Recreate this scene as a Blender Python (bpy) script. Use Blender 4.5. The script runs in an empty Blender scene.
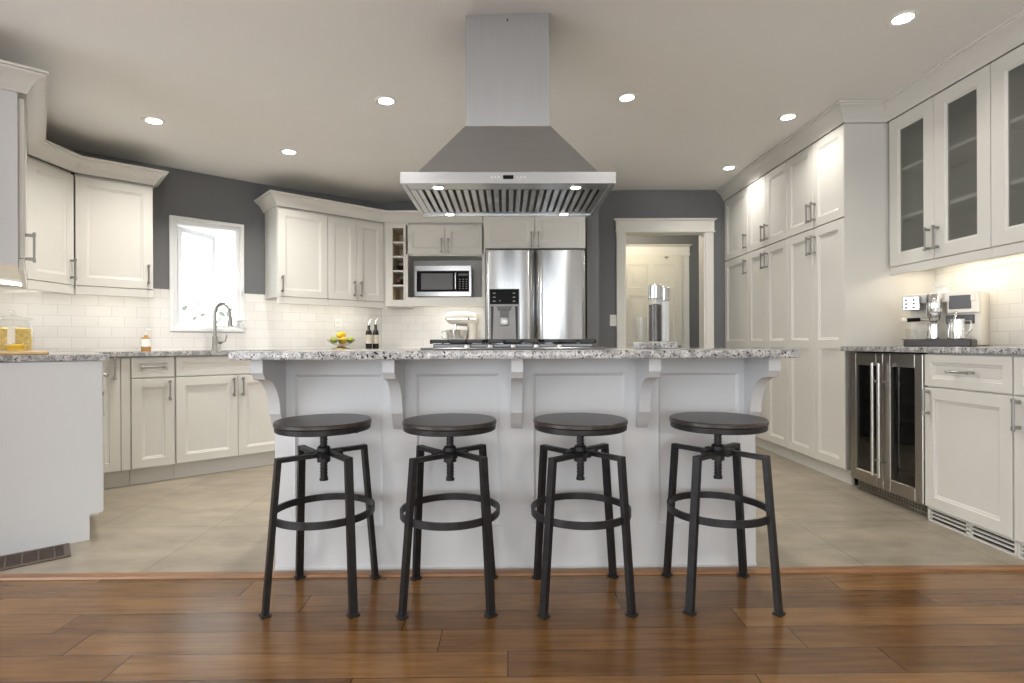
import bpy, bmesh, math, random
from mathutils import Vector, Matrix
random.seed(7)
PI = math.pi
R = math.radians
C = bpy.context.scene.collection
SC = bpy.context.scene

# ------------------------------------------------------------------ camera
cam_d = bpy.data.cameras.new('camera')
cam = bpy.data.objects.new('camera', cam_d); C.objects.link(cam)
cam_d.sensor_width = 36.0
cam_d.lens = 535.0 / 1024.0 * 36.0
cam_d.shift_y = 0.00195
cam_d.clip_start = 0.05
cam.rotation_mode = 'QUATERNION'
cam.location = (0, 0, 0.95)
cam.rotation_quaternion = (Matrix.Rotation(R(-0.6), 4, 'Z') @ Matrix.Rotation(R(90), 4, 'X') @ Matrix.Rotation(R(-0.25), 4, 'Z')).to_quaternion()
SC.camera = cam

# ------------------------------------------------------------------ exposure, sky, daylight
SC.view_settings.view_transform = 'Standard'
SC.view_settings.look = 'None'
SC.view_settings.exposure = 0.45
SC.view_settings.gamma = 1.0
SC.view_settings.use_curve_mapping = False
SC.cycles.use_denoising = True
SC.cycles.max_bounces = 14
SC.cycles.diffuse_bounces = 9
SC.cycles.sample_clamp_indirect = 6.0
SC.cycles.caustics_reflective = False
SC.cycles.caustics_refractive = False
SKY = 4.7          # bright overcast sky seen through the windows
CAN_W = 18.0       # each recessed ceiling lamp
UNDER_W = 0.60      # each under-cabinet strip
HOOD_W = 1.2
wd = bpy.data.worlds.new('overcast_sky'); SC.world = wd
wd.use_nodes = True
bg = wd.node_tree.nodes['Background']
bg.inputs[0].default_value = (0.93, 0.965, 1.0, 1); bg.inputs[1].default_value = SKY

def portal(name, loc, rot, sx, sy):
    d = bpy.data.lights.new(name, 'AREA'); d.shape = 'RECTANGLE'; d.size = sx; d.size_y = sy
    d.cycles.is_portal = True
    o = bpy.data.objects.new(name, d); C.objects.link(o); o.location = loc; o.rotation_euler = rot
    return o
WARM = (1.0, 0.95, 0.88)

# ------------------------------------------------------------------ frames
TH = R(41)
U = Vector((math.cos(TH), math.sin(TH))); W = Vector((-math.sin(TH), math.cos(TH)))
AWALL, BWALL, YB = -0.353, 4.977, 5.48      # wall beside the sink, window wall, back wall
XR = 2.86                                   # right wall
def P(a, b): return U * a + W * b           # point in the frame of the angled corner
ROT_B, ROT_A, ROT_R = TH, TH + PI / 2, -PI / 2
def zc(x): return 2.36 + 0.135 * min(1, max(0, (x + 2.2) / 3.4)) + .027 * min(1, max(0, (x - .3) / .9))

# ------------------------------------------------------------------ mesh helpers
class B:
    def __init__(s): s.bm = bmesh.new()
    def box(s, x0, x1, y0, y1, z0, z1, bev=0, seg=1, m=0, M=None):
        t = bmesh.new()
        bmesh.ops.create_cube(t, size=1)
        for v in t.verts:
            v.co = Vector((x0 + (v.co.x + .5) * (x1 - x0), y0 + (v.co.y + .5) * (y1 - y0), z0 + (v.co.z + .5) * (z1 - z0)))
        if bev: bmesh.ops.bevel(t, geom=list(t.edges), offset=bev, segments=seg, affect='EDGES', profile=.6)
        return s.add(t, m, M)
    def add(s, t, m=0, M=None):
        mp = {}
        for v in t.verts: mp[v] = s.bm.verts.new(M @ v.co if M else v.co)
        for f in t.faces:
            try:
                g = s.bm.faces.new([mp[v] for v in f.verts]); g.material_index = m
            except ValueError: pass
        t.free(); return s
    def rings(s, rings, m=0, cap0=True, cap1=True, closed=True, M=None):
        vs = [[s.bm.verts.new(M @ Vector(p) if M else Vector(p)) for p in r] for r in rings]
        n = len(vs[0])
        for a, b in zip(vs, vs[1:]):
            for i in range(n if closed else n - 1):
                j = (i + 1) % n
                f = s.bm.faces.new((a[i], a[j], b[j], b[i])); f.material_index = m
        if cap0 and n > 2: s.bm.faces.new(list(reversed(vs[0]))).material_index = m
        if cap1 and n > 2: s.bm.faces.new(vs[-1]).material_index = m
        return s
    def lathe(s, prof, c=(0, 0, 0), seg=32, m=0, M=None):
        c = Vector(c)
        rs = [[c + Vector((max(r, 1e-4) * math.cos(2 * PI * i / seg), max(r, 1e-4) * math.sin(2 * PI * i / seg), z)) for i in range(seg)] for r, z in prof]
        return s.rings(rs, m, M=M)
    def cyl(s, p0, p1, r0, r1=None, seg=20, m=0):
        p0, p1 = Vector(p0), Vector(p1); r1 = r0 if r1 is None else r1
        q = (p1 - p0).to_track_quat('Z', 'Y').to_matrix()
        rs = []
        for p, r in ((p0, r0), (p1, r1)):
            rs.append([p + q @ Vector((r * math.cos(2 * PI * i / seg), r * math.sin(2 * PI * i / seg), 0)) for i in range(seg)])
        return s.rings(rs, m)
    def tube(s, pts, r, seg=10, m=0, closed=False, sec=None, up=(0, 0, 1)):
        pts = [Vector(p) for p in pts]; n = len(pts); rs = []
        rad = r if isinstance(r, (list, tuple)) else [r] * n
        nrm = None
        for i, p in enumerate(pts):
            if closed: t = pts[(i + 1) % n] - pts[i - 1]
            else: t = pts[min(i + 1, n - 1)] - pts[max(i - 1, 0)]
            t.normalize()
            if nrm is None:
                a = Vector(up)
                if abs(a.dot(t)) > .95: a = Vector((1, 0, 0))
                nrm = (a - t * a.dot(t)).normalized()
            else:
                nrm = nrm - t * nrm.dot(t)
                nrm.normalize()
            bi = t.cross(nrm)
            if sec: rs.append([p + bi * x + nrm * y for x, y in sec])
            else: rs.append([p + (bi * math.cos(2 * PI * k / seg) + nrm * math.sin(2 * PI * k / seg)) * rad[i] for k in range(seg)])
        if closed: return s.rings(rs + [rs[0]], m, False, False)
        return s.rings(rs, m)
    def prism(s, poly, vec, m=0, M=None):
        vec = Vector(vec)
        a = [Vector(p) for p in poly]
        return s.rings([a, [p + vec for p in a]], m, M=M)
    def flat(s, poly, z0, z1, m=0): return s.prism([(x, y, z0) for x, y in poly], (0, 0, z1 - z0), m)
    def ball(s, c, rx, ry=None, rz=None, seg=20, m=0, M=None):
        ry = ry or rx; rz = rz or rx
        t = bmesh.new(); bmesh.ops.create_uvsphere(t, u_segments=seg, v_segments=max(8, seg // 2), radius=1)
        for v in t.verts: v.co = Vector((c[0] + v.co.x * rx, c[1] + v.co.y * ry, c[2] + v.co.z * rz))
        return s.add(t, m, M)

def obj(name, b, mats, parent=None, loc=(0, 0, 0), rot=0, ang=35):
    bm = b.bm
    bmesh.ops.remove_doubles(bm, verts=bm.verts, dist=1e-6)
    bmesh.ops.recalc_face_normals(bm, faces=bm.faces)
    for f in bm.faces: f.smooth = True
    for e in bm.edges:
        if len(e.link_faces) == 2: e.smooth = e.calc_face_angle(0) < R(ang)
        else: e.smooth = False
    me = bpy.data.meshes.new(name); bm.to_mesh(me); bm.free()
    for m in (mats if isinstance(mats, (list, tuple)) else [mats]): me.materials.append(m)
    o = bpy.data.objects.new(name, me); C.objects.link(o)
    o.location = loc
    o.rotation_euler = (0, 0, rot) if not isinstance(rot, (tuple, list)) else rot
    if parent: o.parent = parent
    return o
def tag(o, label, cat, group=None):
    o['label'] = label; o['category'] = cat
    if group: o['group'] = group
    return o
def thing(name, label, cat, loc=(0, 0, 0), rot=0, group=None):
    o = bpy.data.objects.new(name, None); C.objects.link(o)
    o.empty_display_size = .05
    o.location = loc; o.rotation_euler = (0, 0, rot)
    return tag(o, label, cat, group)
def struct(name, b, mats, loc=(0, 0, 0), rot=0, label=None, ang=35):
    o = obj(name, b, mats, None, loc, rot, ang); o['kind'] = 'structure'
    if label: o['label'] = label
    return o
def lamp(name, kind, energy, color, parent, loc, rot=(0, 0, 0), **kw):
    d = bpy.data.lights.new(name, kind); d.energy = energy; d.color = color
    for k, v in kw.items(): setattr(d, k, v)
    o = bpy.data.objects.new(name, d); C.objects.link(o); o.location = loc; o.rotation_euler = rot
    if parent: o.parent = parent
    return o
def copy_tree(o, parent=None):
    c = o.copy(); C.objects.link(c)
    if parent: c.parent = parent
    for ch in list(o.children): copy_tree(ch, c)
    return c

# ------------------------------------------------------------------ materials
class N:
    def __init__(s, name):
        s.m = bpy.data.materials.new(name); s.m.use_nodes = True
        s.t = s.m.node_tree; s.p = s.t.nodes['Principled BSDF']; s.out = s.t.nodes['Material Output']
    def n(s, typ, **kw):
        x = s.t.nodes.new(typ)
        for k, v in kw.items():
            if isinstance(k, str) and hasattr(x, k): setattr(x, k, v)
        return x
    def l(s, a, b): s.t.links.new(a, b)
    def co(s, scale=(1, 1, 1)):
        tc = s.n('ShaderNodeTexCoord'); mp = s.n('ShaderNodeMapping'); mp.inputs['Scale'].default_value = scale
        s.l(tc.outputs['Object'], mp.inputs['Vector']); return mp.outputs['Vector']
    def noise(s, vec, scale, detail=4, rough=.55):
        x = s.n('ShaderNodeTexNoise'); x.inputs['Scale'].default_value = scale; x.inputs['Detail'].default_value = detail
        x.inputs['Roughness'].default_value = rough
        s.l(vec, x.inputs['Vector']); return x.outputs['Fac']
    def math(s, op, a, b=None, c=None):
        x = s.n('ShaderNodeMath'); x.operation = op
        for i, v in enumerate((a, b, c)):
            if v is None: continue
            if isinstance(v, (int, float)): x.inputs[i].default_value = v
            else: s.l(v, x.inputs[i])
        return x.outputs[0]
    def ramp(s, fac, stops, interp='LINEAR'):
        x = s.n('ShaderNodeValToRGB'); e = x.color_ramp.elements; x.color_ramp.interpolation = interp
        while len(e) < len(stops): e.new(.5)
        for el, (p, c) in zip(e, stops):
            el.position = p; el.color = (*c, 1) if len(c) == 3 else c
        s.l(fac, x.inputs['Fac']); return x.outputs['Color']
    def bump(s, h, strength, dist=.01):
        x = s.n('ShaderNodeBump'); x.inputs['Strength'].default_value = strength; x.inputs['Distance'].default_value = dist
        s.l(h, x.inputs['Height']); s.l(x.outputs['Normal'], s.p.inputs['Normal']); return x
    def set(s, **kw):
        for k, v in kw.items():
            i = s.p.inputs[k.replace('_', ' ')]
            i.default_value = (*v, 1) if isinstance(v, tuple) and len(v) == 3 else v
        return s

def simple(name, color, rough=.5, metal=0, var=.04, nscale=8, bump=0, **kw):
    s = N(name).set(Base_Color=color, Roughness=rough, Metallic=metal, **kw)
    v = s.co(); f = s.noise(v, nscale)
    d = tuple(max(0, c * (1 - var)) for c in color); b = tuple(min(1, c * (1 + var)) for c in color)
    s.l(s.ramp(f, [(.3, d), (.7, b)]), s.p.inputs['Base Color'])
    if bump: s.bump(s.noise(v, nscale * 12), bump, .002)
    return s.m

PAINT = simple('cabinet_paint', (0.66, 0.65, 0.615), .38, var=.012, nscale=3)
DAYLIT = simple('daylit_white_paint', (0.62, 0.63, 0.64), .40, var=.012, nscale=3)  # cabinet white with the cool daylight tint put into its colour
INSIDE = simple('cabinet_interior', (0.62, 0.53, 0.38), .55, var=.05)
TRIMW = simple('trim_paint', (0.78, 0.765, 0.72), .4, var=.012)
WALL = simple('grey_wall_paint', (0.15, 0.153, 0.16), .6, var=.04, nscale=2, bump=.05)
CEIL = simple('ceiling_paint', (0.88, 0.875, 0.86), .75, var=.012, nscale=1.5, bump=.05)
DWALL = simple('dining_wall_paint', (0.42, 0.42, 0.42), .7, var=.02)
DOORW = simple('hall_door_paint', (0.74, 0.72, 0.64), .4, var=.01)
VINYL = simple('white_vinyl', (0.82, 0.83, 0.84), .35, var=.01)
BLACKM = simple('black_iron', (0.030, 0.029, 0.030), .42, .55, var=.25, nscale=30, bump=.08)
BLACKG = simple('black_gloss', (0.010, 0.010, 0.011), .38, var=.05, Specular_IOR_Level=.05)
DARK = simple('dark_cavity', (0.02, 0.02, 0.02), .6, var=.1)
DGREY = simple('dark_grey_plastic', (0.10, 0.10, 0.105), .4, var=.05)
MGREY = simple('mid_grey_plastic', (0.23, 0.23, 0.235), .38, var=.05)
NICKEL = simple('brushed_nickel', (0.36, 0.355, 0.345), .30, 1, var=.05, nscale=60)
CHROME = simple('chrome', (0.80, 0.80, 0.79), .10, 1, var=.02)
BRASS = simple('aged_brass', (0.55, 0.40, 0.20), .3, 1, var=.08)
CREAM = simple('cream_enamel', (0.80, 0.76, 0.68), .22, var=.01)
BRONZE = simple('bronze_register', (0.13, 0.095, 0.075), .45, .4, var=.15, nscale=20)
BOARD = simple('light_maple', (0.62, 0.43, 0.22), .5, var=.12, nscale=14)
BOTTLE = simple('dark_bottle_glass', (0.012, 0.010, 0.009), .08, var=.1)
FOIL = simple('red_foil', (0.11, 0.02, 0.02), .3, .3, var=.1)
PAPER = simple('paper_label', (0.62, 0.57, 0.48), .7, var=.05)
AMBER = simple('amber_liquid', (0.42, 0.22, 0.06), .15, var=.05)
LEMON = simple('lemon_peel', (0.80, 0.52, 0.03), .42, var=.08, nscale=18, bump=.3)
LIME = simple('lime_peel', (0.30, 0.42, 0.03), .4, var=.2, nscale=12, bump=.25)
PASTA = simple('dry_pasta', (0.78, 0.60, 0.20), .6, var=.22, nscale=55, bump=.6)
PEPPER = simple('peppercorns', (0.055, 0.042, 0.035), .6, var=.9, nscale=160, bump=1.0)
SALT = simple('coarse_salt', (0.90, 0.90, 0.90), .5, var=.08, nscale=160, bump=.8)
WHITEP = simple('white_plastic', (0.80, 0.80, 0.78), .35, var=.01)
ICON = simple('pale_print', (0.30, 0.30, 0.29), .5, var=.02)
LEAF = simple('hedge_leaf', (0.22, 0.24, 0.19), .6, var=.2, nscale=9)
GROUND = simple('snowy_lawn', (0.55, 0.56, 0.52), .9, var=.1, nscale=5)

def m_steel(name, color=(.50, .512, .525), rough=.24, axis='z', amp=.03):
    s = N(name).set(Metallic=1.0, Base_Color=color)
    sc = (90, 90, 1.2) if axis == 'z' else (1.2, 90, 90)
    f = s.noise(s.co(sc), 3, 3)
    s.l(s.ramp(f, [(.25, tuple(c * .93 for c in color)), (.75, tuple(min(1, c * 1.06) for c in color))]), s.p.inputs['Base Color'])
    mr = s.n('ShaderNodeMapRange'); s.l(f, mr.inputs['Value']); mr.inputs['To Min'].default_value = rough - amp; mr.inputs['To Max'].default_value = rough + amp
    s.l(mr.outputs[0], s.p.inputs['Roughness'])
    if axis == 'z':
        s.set(Anisotropic=.85, Anisotropic_Rotation=.25)
        tg = s.n('ShaderNodeTangent'); tg.direction_type = 'RADIAL'; tg.axis = 'Z'; s.l(tg.outputs[0], s.p.inputs['Tangent'])
    return s.m
STEEL = m_steel('brushed_steel_vertical')
STEELH = m_steel('brushed_steel_horizontal', axis='x')
STEELW = m_steel('wine_cooler_steel', (.50, .475, .44), .3)

def m_glass(name, tint=(1, 1, 1), refl=.12, rough=.02, frost=None):
    s = N(name)
    tr = s.n('ShaderNodeBsdfTransparent'); tr.inputs[0].default_value = (*tint, 1)
    gl = s.n('ShaderNodeBsdfGlossy'); gl.inputs['Roughness'].default_value = rough
    f = s.n('ShaderNodeLayerWeight'); f.inputs[0].default_value = .5
    k = s.math('ADD', s.math('MULTIPLY', s.math('POWER', f.outputs['Facing'], 4.0), .55), refl * .3)
    mx = s.n('ShaderNodeMixShader'); s.l(k, mx.inputs[0]); s.l(tr.outputs[0], mx.inputs[1]); s.l(gl.outputs[0], mx.inputs[2])
    nz = s.noise(s.co(), 20); s.l(s.ramp(nz, [(0, tuple(c * .98 for c in tint)), (1, tint)]), tr.inputs[0])
    s.l(mx.outputs[0], s.out.inputs['Surface']); return s.m
GLASS = m_glass('clear_glass', (.985, .99, .99), .07)
PANE = m_glass('window_pane', (.97, .98, .98), .08)
COOLGL = m_glass('smoked_glass', (.30, .29, .28), .3)
s = N('frosted_glass')
tr = s.n('ShaderNodeBsdfTransparent'); tr.inputs[0].default_value = (.86, .87, .85, 1)
tl = s.n('ShaderNodeBsdfTranslucent'); tl.inputs[0].default_value = (.62, .63, .61, 1)
s.set(Base_Color=(.36, .365, .35), Roughness=.35)
mx = s.n('ShaderNodeMixShader'); mx.inputs[0].default_value = .5; s.l(tl.outputs[0], mx.inputs[1]); s.l(s.p.outputs[0], mx.inputs[2])
m3 = s.n('ShaderNodeMixShader'); mr = s.n('ShaderNodeMapRange'); s.l(s.noise(s.co(), 300), mr.inputs['Value']); mr.inputs['To Min'].default_value = .30; mr.inputs['To Max'].default_value = .36
s.l(mr.outputs[0], m3.inputs[0]); s.l(tr.outputs[0], m3.inputs[1]); s.l(mx.outputs[0], m3.inputs[2]); s.l(m3.outputs[0], s.out.inputs['Surface']); FROST = s.m

def emit(name, color, strength):
    s = N(name).set(Base_Color=(.8, .8, .8))
    s.p.inputs['Emission Color'].default_value = (*color, 1); s.p.inputs['Emission Strength'].default_value = strength
    return s.m
LENS = emit('lamp_lens', (1, .93, .82), 14)
STRIPL = emit('strip_lens', (1, .90, .74), 6)

# granite
s = N('granite').set(Roughness=.12)
v = s.co()
n1 = s.noise(v, 95, 3, .6); n2 = s.noise(v, 34, 4, .6); n3 = s.noise(v, 190, 2, .5)
c1 = s.ramp(n2, [(.36, (.22, .22, .23)), (.52, (.43, .425, .42)), (.66, (.62, .61, .60))])
blk = s.ramp(n1, [(.585, (0, 0, 0)), (.625, (1, 1, 1))])
gry = s.ramp(n3, [(.56, (0, 0, 0)), (.62, (1, 1, 1))])
def mix(s, fac, a, b):
    x = s.n('ShaderNodeMix'); x.data_type = 'RGBA'
    if isinstance(fac, (int, float)): x.inputs[0].default_value = fac
    else: s.l(fac, x.inputs[0])
    for i, q in ((6, a), (7, b)):
        if isinstance(q, tuple): x.inputs[i].default_value = (*q, 1)
        else: s.l(q, x.inputs[i])
    return x.outputs[2]
c2 = mix(s, gry, c1, (.16, .16, .165)); c3 = mix(s, blk, c2, (.018, .018, .02))
s.l(c3, s.p.inputs['Base Color']); GRANITE = s.m

# hardwood planks (run along x)
s = N('hardwood_planks')
tc = s.n('ShaderNodeTexCoord'); sx = s.n('ShaderNodeSeparateXYZ'); s.l(tc.outputs['Object'], sx.inputs[0])
y = s.math('DIVIDE', sx.outputs['Y'], .127); row = s.math('FLOOR', y); fy = s.math('FRACT', y)
wn = s.n('ShaderNodeTexWhiteNoise'); wn.noise_dimensions = '1D'; s.l(row, wn.inputs['W'])
x = s.math('ADD', s.math('DIVIDE', sx.outputs['X'], 1.15), s.math('MULTIPLY', wn.outputs['Value'], 9.0))
col = s.math('FLOOR', x); fx = s.math('FRACT', x)
wn2 = s.n('ShaderNodeTexWhiteNoise'); wn2.noise_dimensions = '2D'
cb = s.n('ShaderNodeCombineXYZ'); s.l(row, cb.inputs[0]); s.l(col, cb.inputs[1]); s.l(cb.outputs[0], wn2.inputs['Vector'])
rnd = wn2.outputs['Value']
gv = s.n('ShaderNodeCombineXYZ')
s.l(s.math('ADD', s.math('MULTIPLY', sx.outputs['X'], 1.6), s.math('MULTIPLY', rnd, 40)), gv.inputs[0])
s.l(s.math('MULTIPLY', sx.outputs['Y'], 26), gv.inputs[1]); s.l(s.math('MULTIPLY', rnd, 13), gv.inputs[2])
grain = s.noise(gv.outputs[0], 2.2, 6, .62)
gv2 = s.n('ShaderNodeCombineXYZ')
s.l(s.math('ADD', s.math('MULTIPLY', sx.outputs['X'], 2.2), s.math('MULTIPLY', rnd, 90)), gv2.inputs[0]); s.l(s.math('MULTIPLY', sx.outputs['Y'], 6), gv2.inputs[1])
blot = s.noise(gv2.outputs[0], 1.6, 4, .6)
base = s.ramp(rnd, [(0, (.125, .063, .023)), (.45, (.170, .086, .031)), (1, (.225, .118, .044))])
g1 = s.ramp(grain, [(.25, (.62, .58, .55)), (.6, (1.05, 1.05, 1.05))])
g2 = s.ramp(blot, [(.25, (.74, .71, .69)), (.62, (1.08, 1.08, 1.08))])
mm = s.n('ShaderNodeMix'); mm.data_type = 'RGBA'; mm.blend_type = 'MULTIPLY'; mm.inputs[0].default_value = 1; s.l(base, mm.inputs[6]); s.l(g1, mm.inputs[7])
m2 = s.n('ShaderNodeMix'); m2.data_type = 'RGBA'; m2.blend_type = 'MULTIPLY'; m2.inputs[0].default_value = .9; s.l(mm.outputs[2], m2.inputs[6]); s.l(g2, m2.inputs[7])
gap = s.math('MAXIMUM', s.math('LESS_THAN', fy, .018), s.math('LESS_THAN', fx, .0028))
s.l(mix(s, gap, m2.outputs[2], (.035, .015, .007)), s.p.inputs['Base Color'])
s.p.inputs['Roughness'].default_value = .20
s.p.inputs['Specular IOR Level'].default_value = .5
sv = s.n('ShaderNodeCombineXYZ'); s.l(s.math('MULTIPLY', sx.outputs['X'], 2.0), sv.inputs[0]); s.l(s.math('MULTIPLY', sx.outputs['Y'], 15), sv.inputs[1]); s.l(s.math('MULTIPLY', rnd, 20), sv.inputs[2])
scr = s.noise(sv.outputs[0], 2.0, 2, .5)
h = s.math('SUBTRACT', s.math('ADD', s.math('MULTIPLY', scr, 1.0), s.math('MULTIPLY', grain, .12)), s.math('MULTIPLY', gap, .9))
s.bump(h, .15, .006)
HARDWOOD = s.m

s = N('threshold_wood').set(Roughness=.3)
f = s.noise(s.co((2, 40, 40)), 2, 5)
s.l(s.ramp(f, [(.3, (.17, .075, .03)), (.7, (.30, .15, .065))]), s.p.inputs['Base Color']); THRESH = s.m

# stone floor tile
s = N('stone_tile')
tc = s.n('ShaderNodeTexCoord'); mp = s.n('ShaderNodeMapping'); s.l(tc.outputs['Object'], mp.inputs[0])
mp.inputs['Location'].default_value = (1.53, -2.815, 0)
br = s.n('ShaderNodeTexBrick'); s.l(mp.outputs[0], br.inputs['Vector'])
br.offset = 0; br.inputs['Scale'].default_value = 1; br.inputs['Mortar Size'].default_value = .0022; br.inputs['Mortar Smooth'].default_value = .1
br.inputs['Brick Width'].default_value = .61; br.inputs['Row Height'].default_value = .61
br.inputs['Color1'].default_value = (.30, .262, .205, 1); br.inputs['Color2'].default_value = (.345, .305, .24, 1); br.inputs['Mortar'].default_value = (.17, .15, .12, 1)
nv = s.co((1, 2.2, 1)); nz = s.noise(nv, 3.2, 7, .65)
mm = s.n('ShaderNodeMix'); mm.data_type = 'RGBA'; mm.blend_type = 'MULTIPLY'; mm.inputs[0].default_value = 1
s.l(br.outputs['Color'], mm.inputs[6]); s.l(s.ramp(nz, [(.28, (.66, .65, .63)), (.7, (1.15, 1.15, 1.15))]), mm.inputs[7])
s.l(mm.outputs[2], s.p.inputs['Base Color']); s.p.inputs['Roughness'].default_value = .34
s.bump(s.math('SUBTRACT', s.math('MULTIPLY', nz, .3), br.outputs['Fac']), .12, .004)
TILE = s.m

# white subway tile (object frame: x along the wall, z up)
s = N('subway_tile').set(Roughness=.09)
tc = s.n('ShaderNodeTexCoord'); sx = s.n('ShaderNodeSeparateXYZ'); s.l(tc.outputs['Object'], sx.inputs[0])
cb = s.n('ShaderNodeCombineXYZ'); s.l(sx.outputs['X'], cb.inputs[0]); s.l(sx.outputs['Z'], cb.inputs[1])
br = s.n('ShaderNodeTexBrick'); s.l(cb.outputs[0], br.inputs['Vector'])
br.offset = .5; br.inputs['Scale'].default_value = 1; br.inputs['Mortar Size'].default_value = .0016; br.inputs['Mortar Smooth'].default_value = .3
br.inputs['Brick Width'].default_value = .154; br.inputs['Row Height'].default_value = .0775
br.inputs['Color1'].default_value = (.72, .715, .70, 1); br.inputs['Color2'].default_value = (.77, .765, .75, 1); br.inputs['Mortar'].default_value = (.58, .575, .555, 1)
s.l(br.outputs['Color'], s.p.inputs['Base Color'])
wv = s.noise(cb.outputs[0], 9, 2)
s.bump(s.math('SUBTRACT', s.math('MULTIPLY', wv, .5), br.outputs['Fac']), .25, .003)
SUBWAY = s.m

s = N('dark_stool_wood').set(Roughness=.33)
f = s.noise(s.co((3, 45, 8)), 2, 6, .65)
s.l(s.ramp(f, [(.3, (.018, .014, .012)), (.55, (.042, .033, .029)), (.8, (.072, .058, .050))]), s.p.inputs['Base Color'])
s.bump(f, .15, .002); SEATW = s.m

# ------------------------------------------------------------------ floor, ceiling, walls
YT = 2.20
struct('floor_wood', B().box(-4.0, 3.2, -4.3, YT, -.06, 0), HARDWOOD, label='glossy brown hardwood plank floor in front of the island')
struct('floor_tile', B().box(-4.0, 3.2, YT, 7.3, -.06, 0), TILE, label='large beige stone floor tiles of the kitchen')
struct('trim_1', B().prism([(-2.75, YT - .012, 0), (-2.75, YT - .008, .008), (-2.75, YT + .012, .012), (-2.75, YT + .030, .009), (-2.75, YT + .034, 0)], (5.6, 0, 0)), THRESH, label='wooden threshold strip between hardwood and tile')
b = B()
xs = [-4.2 + i * .2 for i in range(38)]
b.rings([[(x, -4.4, zc(x)), (x, 7.3, zc(x)), (x, 7.3, zc(x) + .08), (x, -4.4, zc(x) + .08)] for x in xs])
struct('ceiling', b, CEIL, ang=60)

HT = 2.6
def wallbox(name, *boxes, mat=WALL, loc=(0, 0, 0), rot=0, label=None):
    b = B()
    for q in boxes: b.box(*q)
    return struct(name, b, mat, loc, rot, label)
DX0, DX1, DZ = 1.215, 2.045, 2.095        # hall doorway
wallbox('wall_back', (-1.5, DX0, YB, YB + .13, 0, HT), (DX1, 3.0, YB, YB + .13, 0, HT), (DX0, DX1, YB, YB + .13, DZ, HT))
wallbox('wall_stub', (.737, .845, 4.87, YB - .001, 0, HT), label='narrow dark grey wall end beside the refrigerator')
K = P(AWALL, BWALL)
WA0, WA1, WZ0, WZ1 = .786, 1.333, 1.058, 1.98      # kitchen window opening along wall B
def la(a): return a - AWALL
wallbox('wall_window', (-.15, la(WA0), 0, .15, 0, HT), (la(WA1), 3.05, 0, .15, 0, HT), (la(WA0), la(WA1), 0, .15, 0, WZ0), (la(WA0), la(WA1), 0, .15, WZ1, HT), loc=(K.x, K.y, 0), rot=ROT_B)
LA = BWALL - 3.22
wallbox('wall_left', (-LA, 0, 0, .12, 0, HT), loc=(K.x, K.y, 0), rot=ROT_A)
e = P(AWALL, 3.22)
wallbox('wall_dining_left', (-3.9, e.x - .10, e.y - .02, e.y + .10, 0, HT), (-3.9, -3.78, -4.2, -3.2, 0, HT), (-3.9, -3.78, 1.0, e.y, 0, HT), (-3.9, -3.78, -3.2, 1.0, 2.2, HT), (-3.9, -3.78, -3.2, 1.0, 0, .1), mat=DWALL)
wallbox('wall_right', (XR, XR + .12, -4.2, YB + .1, 0, HT), mat=TRIMW)
RWX = 2.0
wallbox('wall_rear', (-3.9, -RWX, -4.3, -4.18, 0, HT), (RWX, 3.0, -4.3, -4.18, 0, HT), (-RWX, RWX, -4.3, -4.18, 0, .25), (-RWX, RWX, -4.3, -4.18, 2.2, HT), mat=DWALL, label='rear wall with a wide window')
b = B()
for x in (-RWX, -.69, .62, RWX - .07): b.box(x, x + .07, -4.28, -4.20, .25, 2.2)
b.box(-RWX, RWX, -4.28, -4.20, .25, .32).box(-RWX, RWX, -4.28, -4.20, 2.13, 2.2)
struct('window_2', b, VINYL, label='wide dining room window behind the viewer')
portal('rear_window_portal', (0, -4.17, 1.22), (R(90), 0, 0), 3.9, 1.9)
b = B()
for yy in (-3.2, -1.12, .93): b.box(-3.88, -3.80, yy, yy + .07, .1, 2.2)
b.box(-3.88, -3.80, -3.2, 1.0, .1, .17).box(-3.88, -3.80, -3.2, 1.0, 2.13, 2.2)
struct('window_added', b, VINYL, label='unseen patio door added to bring more daylight into the kitchen')  # added opening out of view, brightens ceiling and right cabinets
portal('added_patio_portal', (-3.77, -1.1, 1.15), (R(90), 0, R(-90)), 4.1, 2.0)
# hall behind the doorway
wallbox('wall_hall', (.3, 3.2, 6.9, 7.02, 0, HT), (.2, .3, YB + .13, 6.9, 0, HT), (3.1, 3.2, YB + .13, 6.9, 0, HT))

# ------------------------------------------------------------------ doorway casing and hall door
def casing(name, x0, x1, ztop, yface, out, w=.085, label=None):
    b = B(); y0 = yface - .02
    b.box(x0 - w, x0, y0, yface, 0, ztop, .004).box(x1, x1 + w, y0, yface, 0, ztop, .004)
    b.box(x0 - w - .006, x1 + w + .006, y0 - .004, yface, ztop, ztop + .10, .003)
    z = ztop + .10
    b.prism([(x0 - w - .006, y0 - .004, z), (x0 - w - .028, y0 - .026, z + .018), (x0 - w - .028, y0 - .026, z + .026), (x1 + w + .028, y0 - .026, z + .026), (x1 + w + .028, y0 - .026, z + .018), (x1 + w + .006, y0 - .004, z)], (0, .028, 0))
    b.box(x0 - w - .012, x1 + w + .012, y0 - .010, yface, ztop - .012, ztop)
    if out:
        b.box(x0 - .002, x0 + .014, yface - .005, yface + .135, 0, ztop).box(x1 - .014, x1 + .002, yface - .005, yface + .135, 0, ztop).box(x0, x1, yface - .005, yface + .135, ztop - .014, ztop)
    return struct(name, b, TRIMW, label=label)
casing('trim_2', DX0, DX1, DZ, YB, True, label='white casing of the doorway to the hall')
casing('trim_3', 1.46, 2.27, 2.09, 6.9, False, .095, label='white casing around the hall door')
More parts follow.
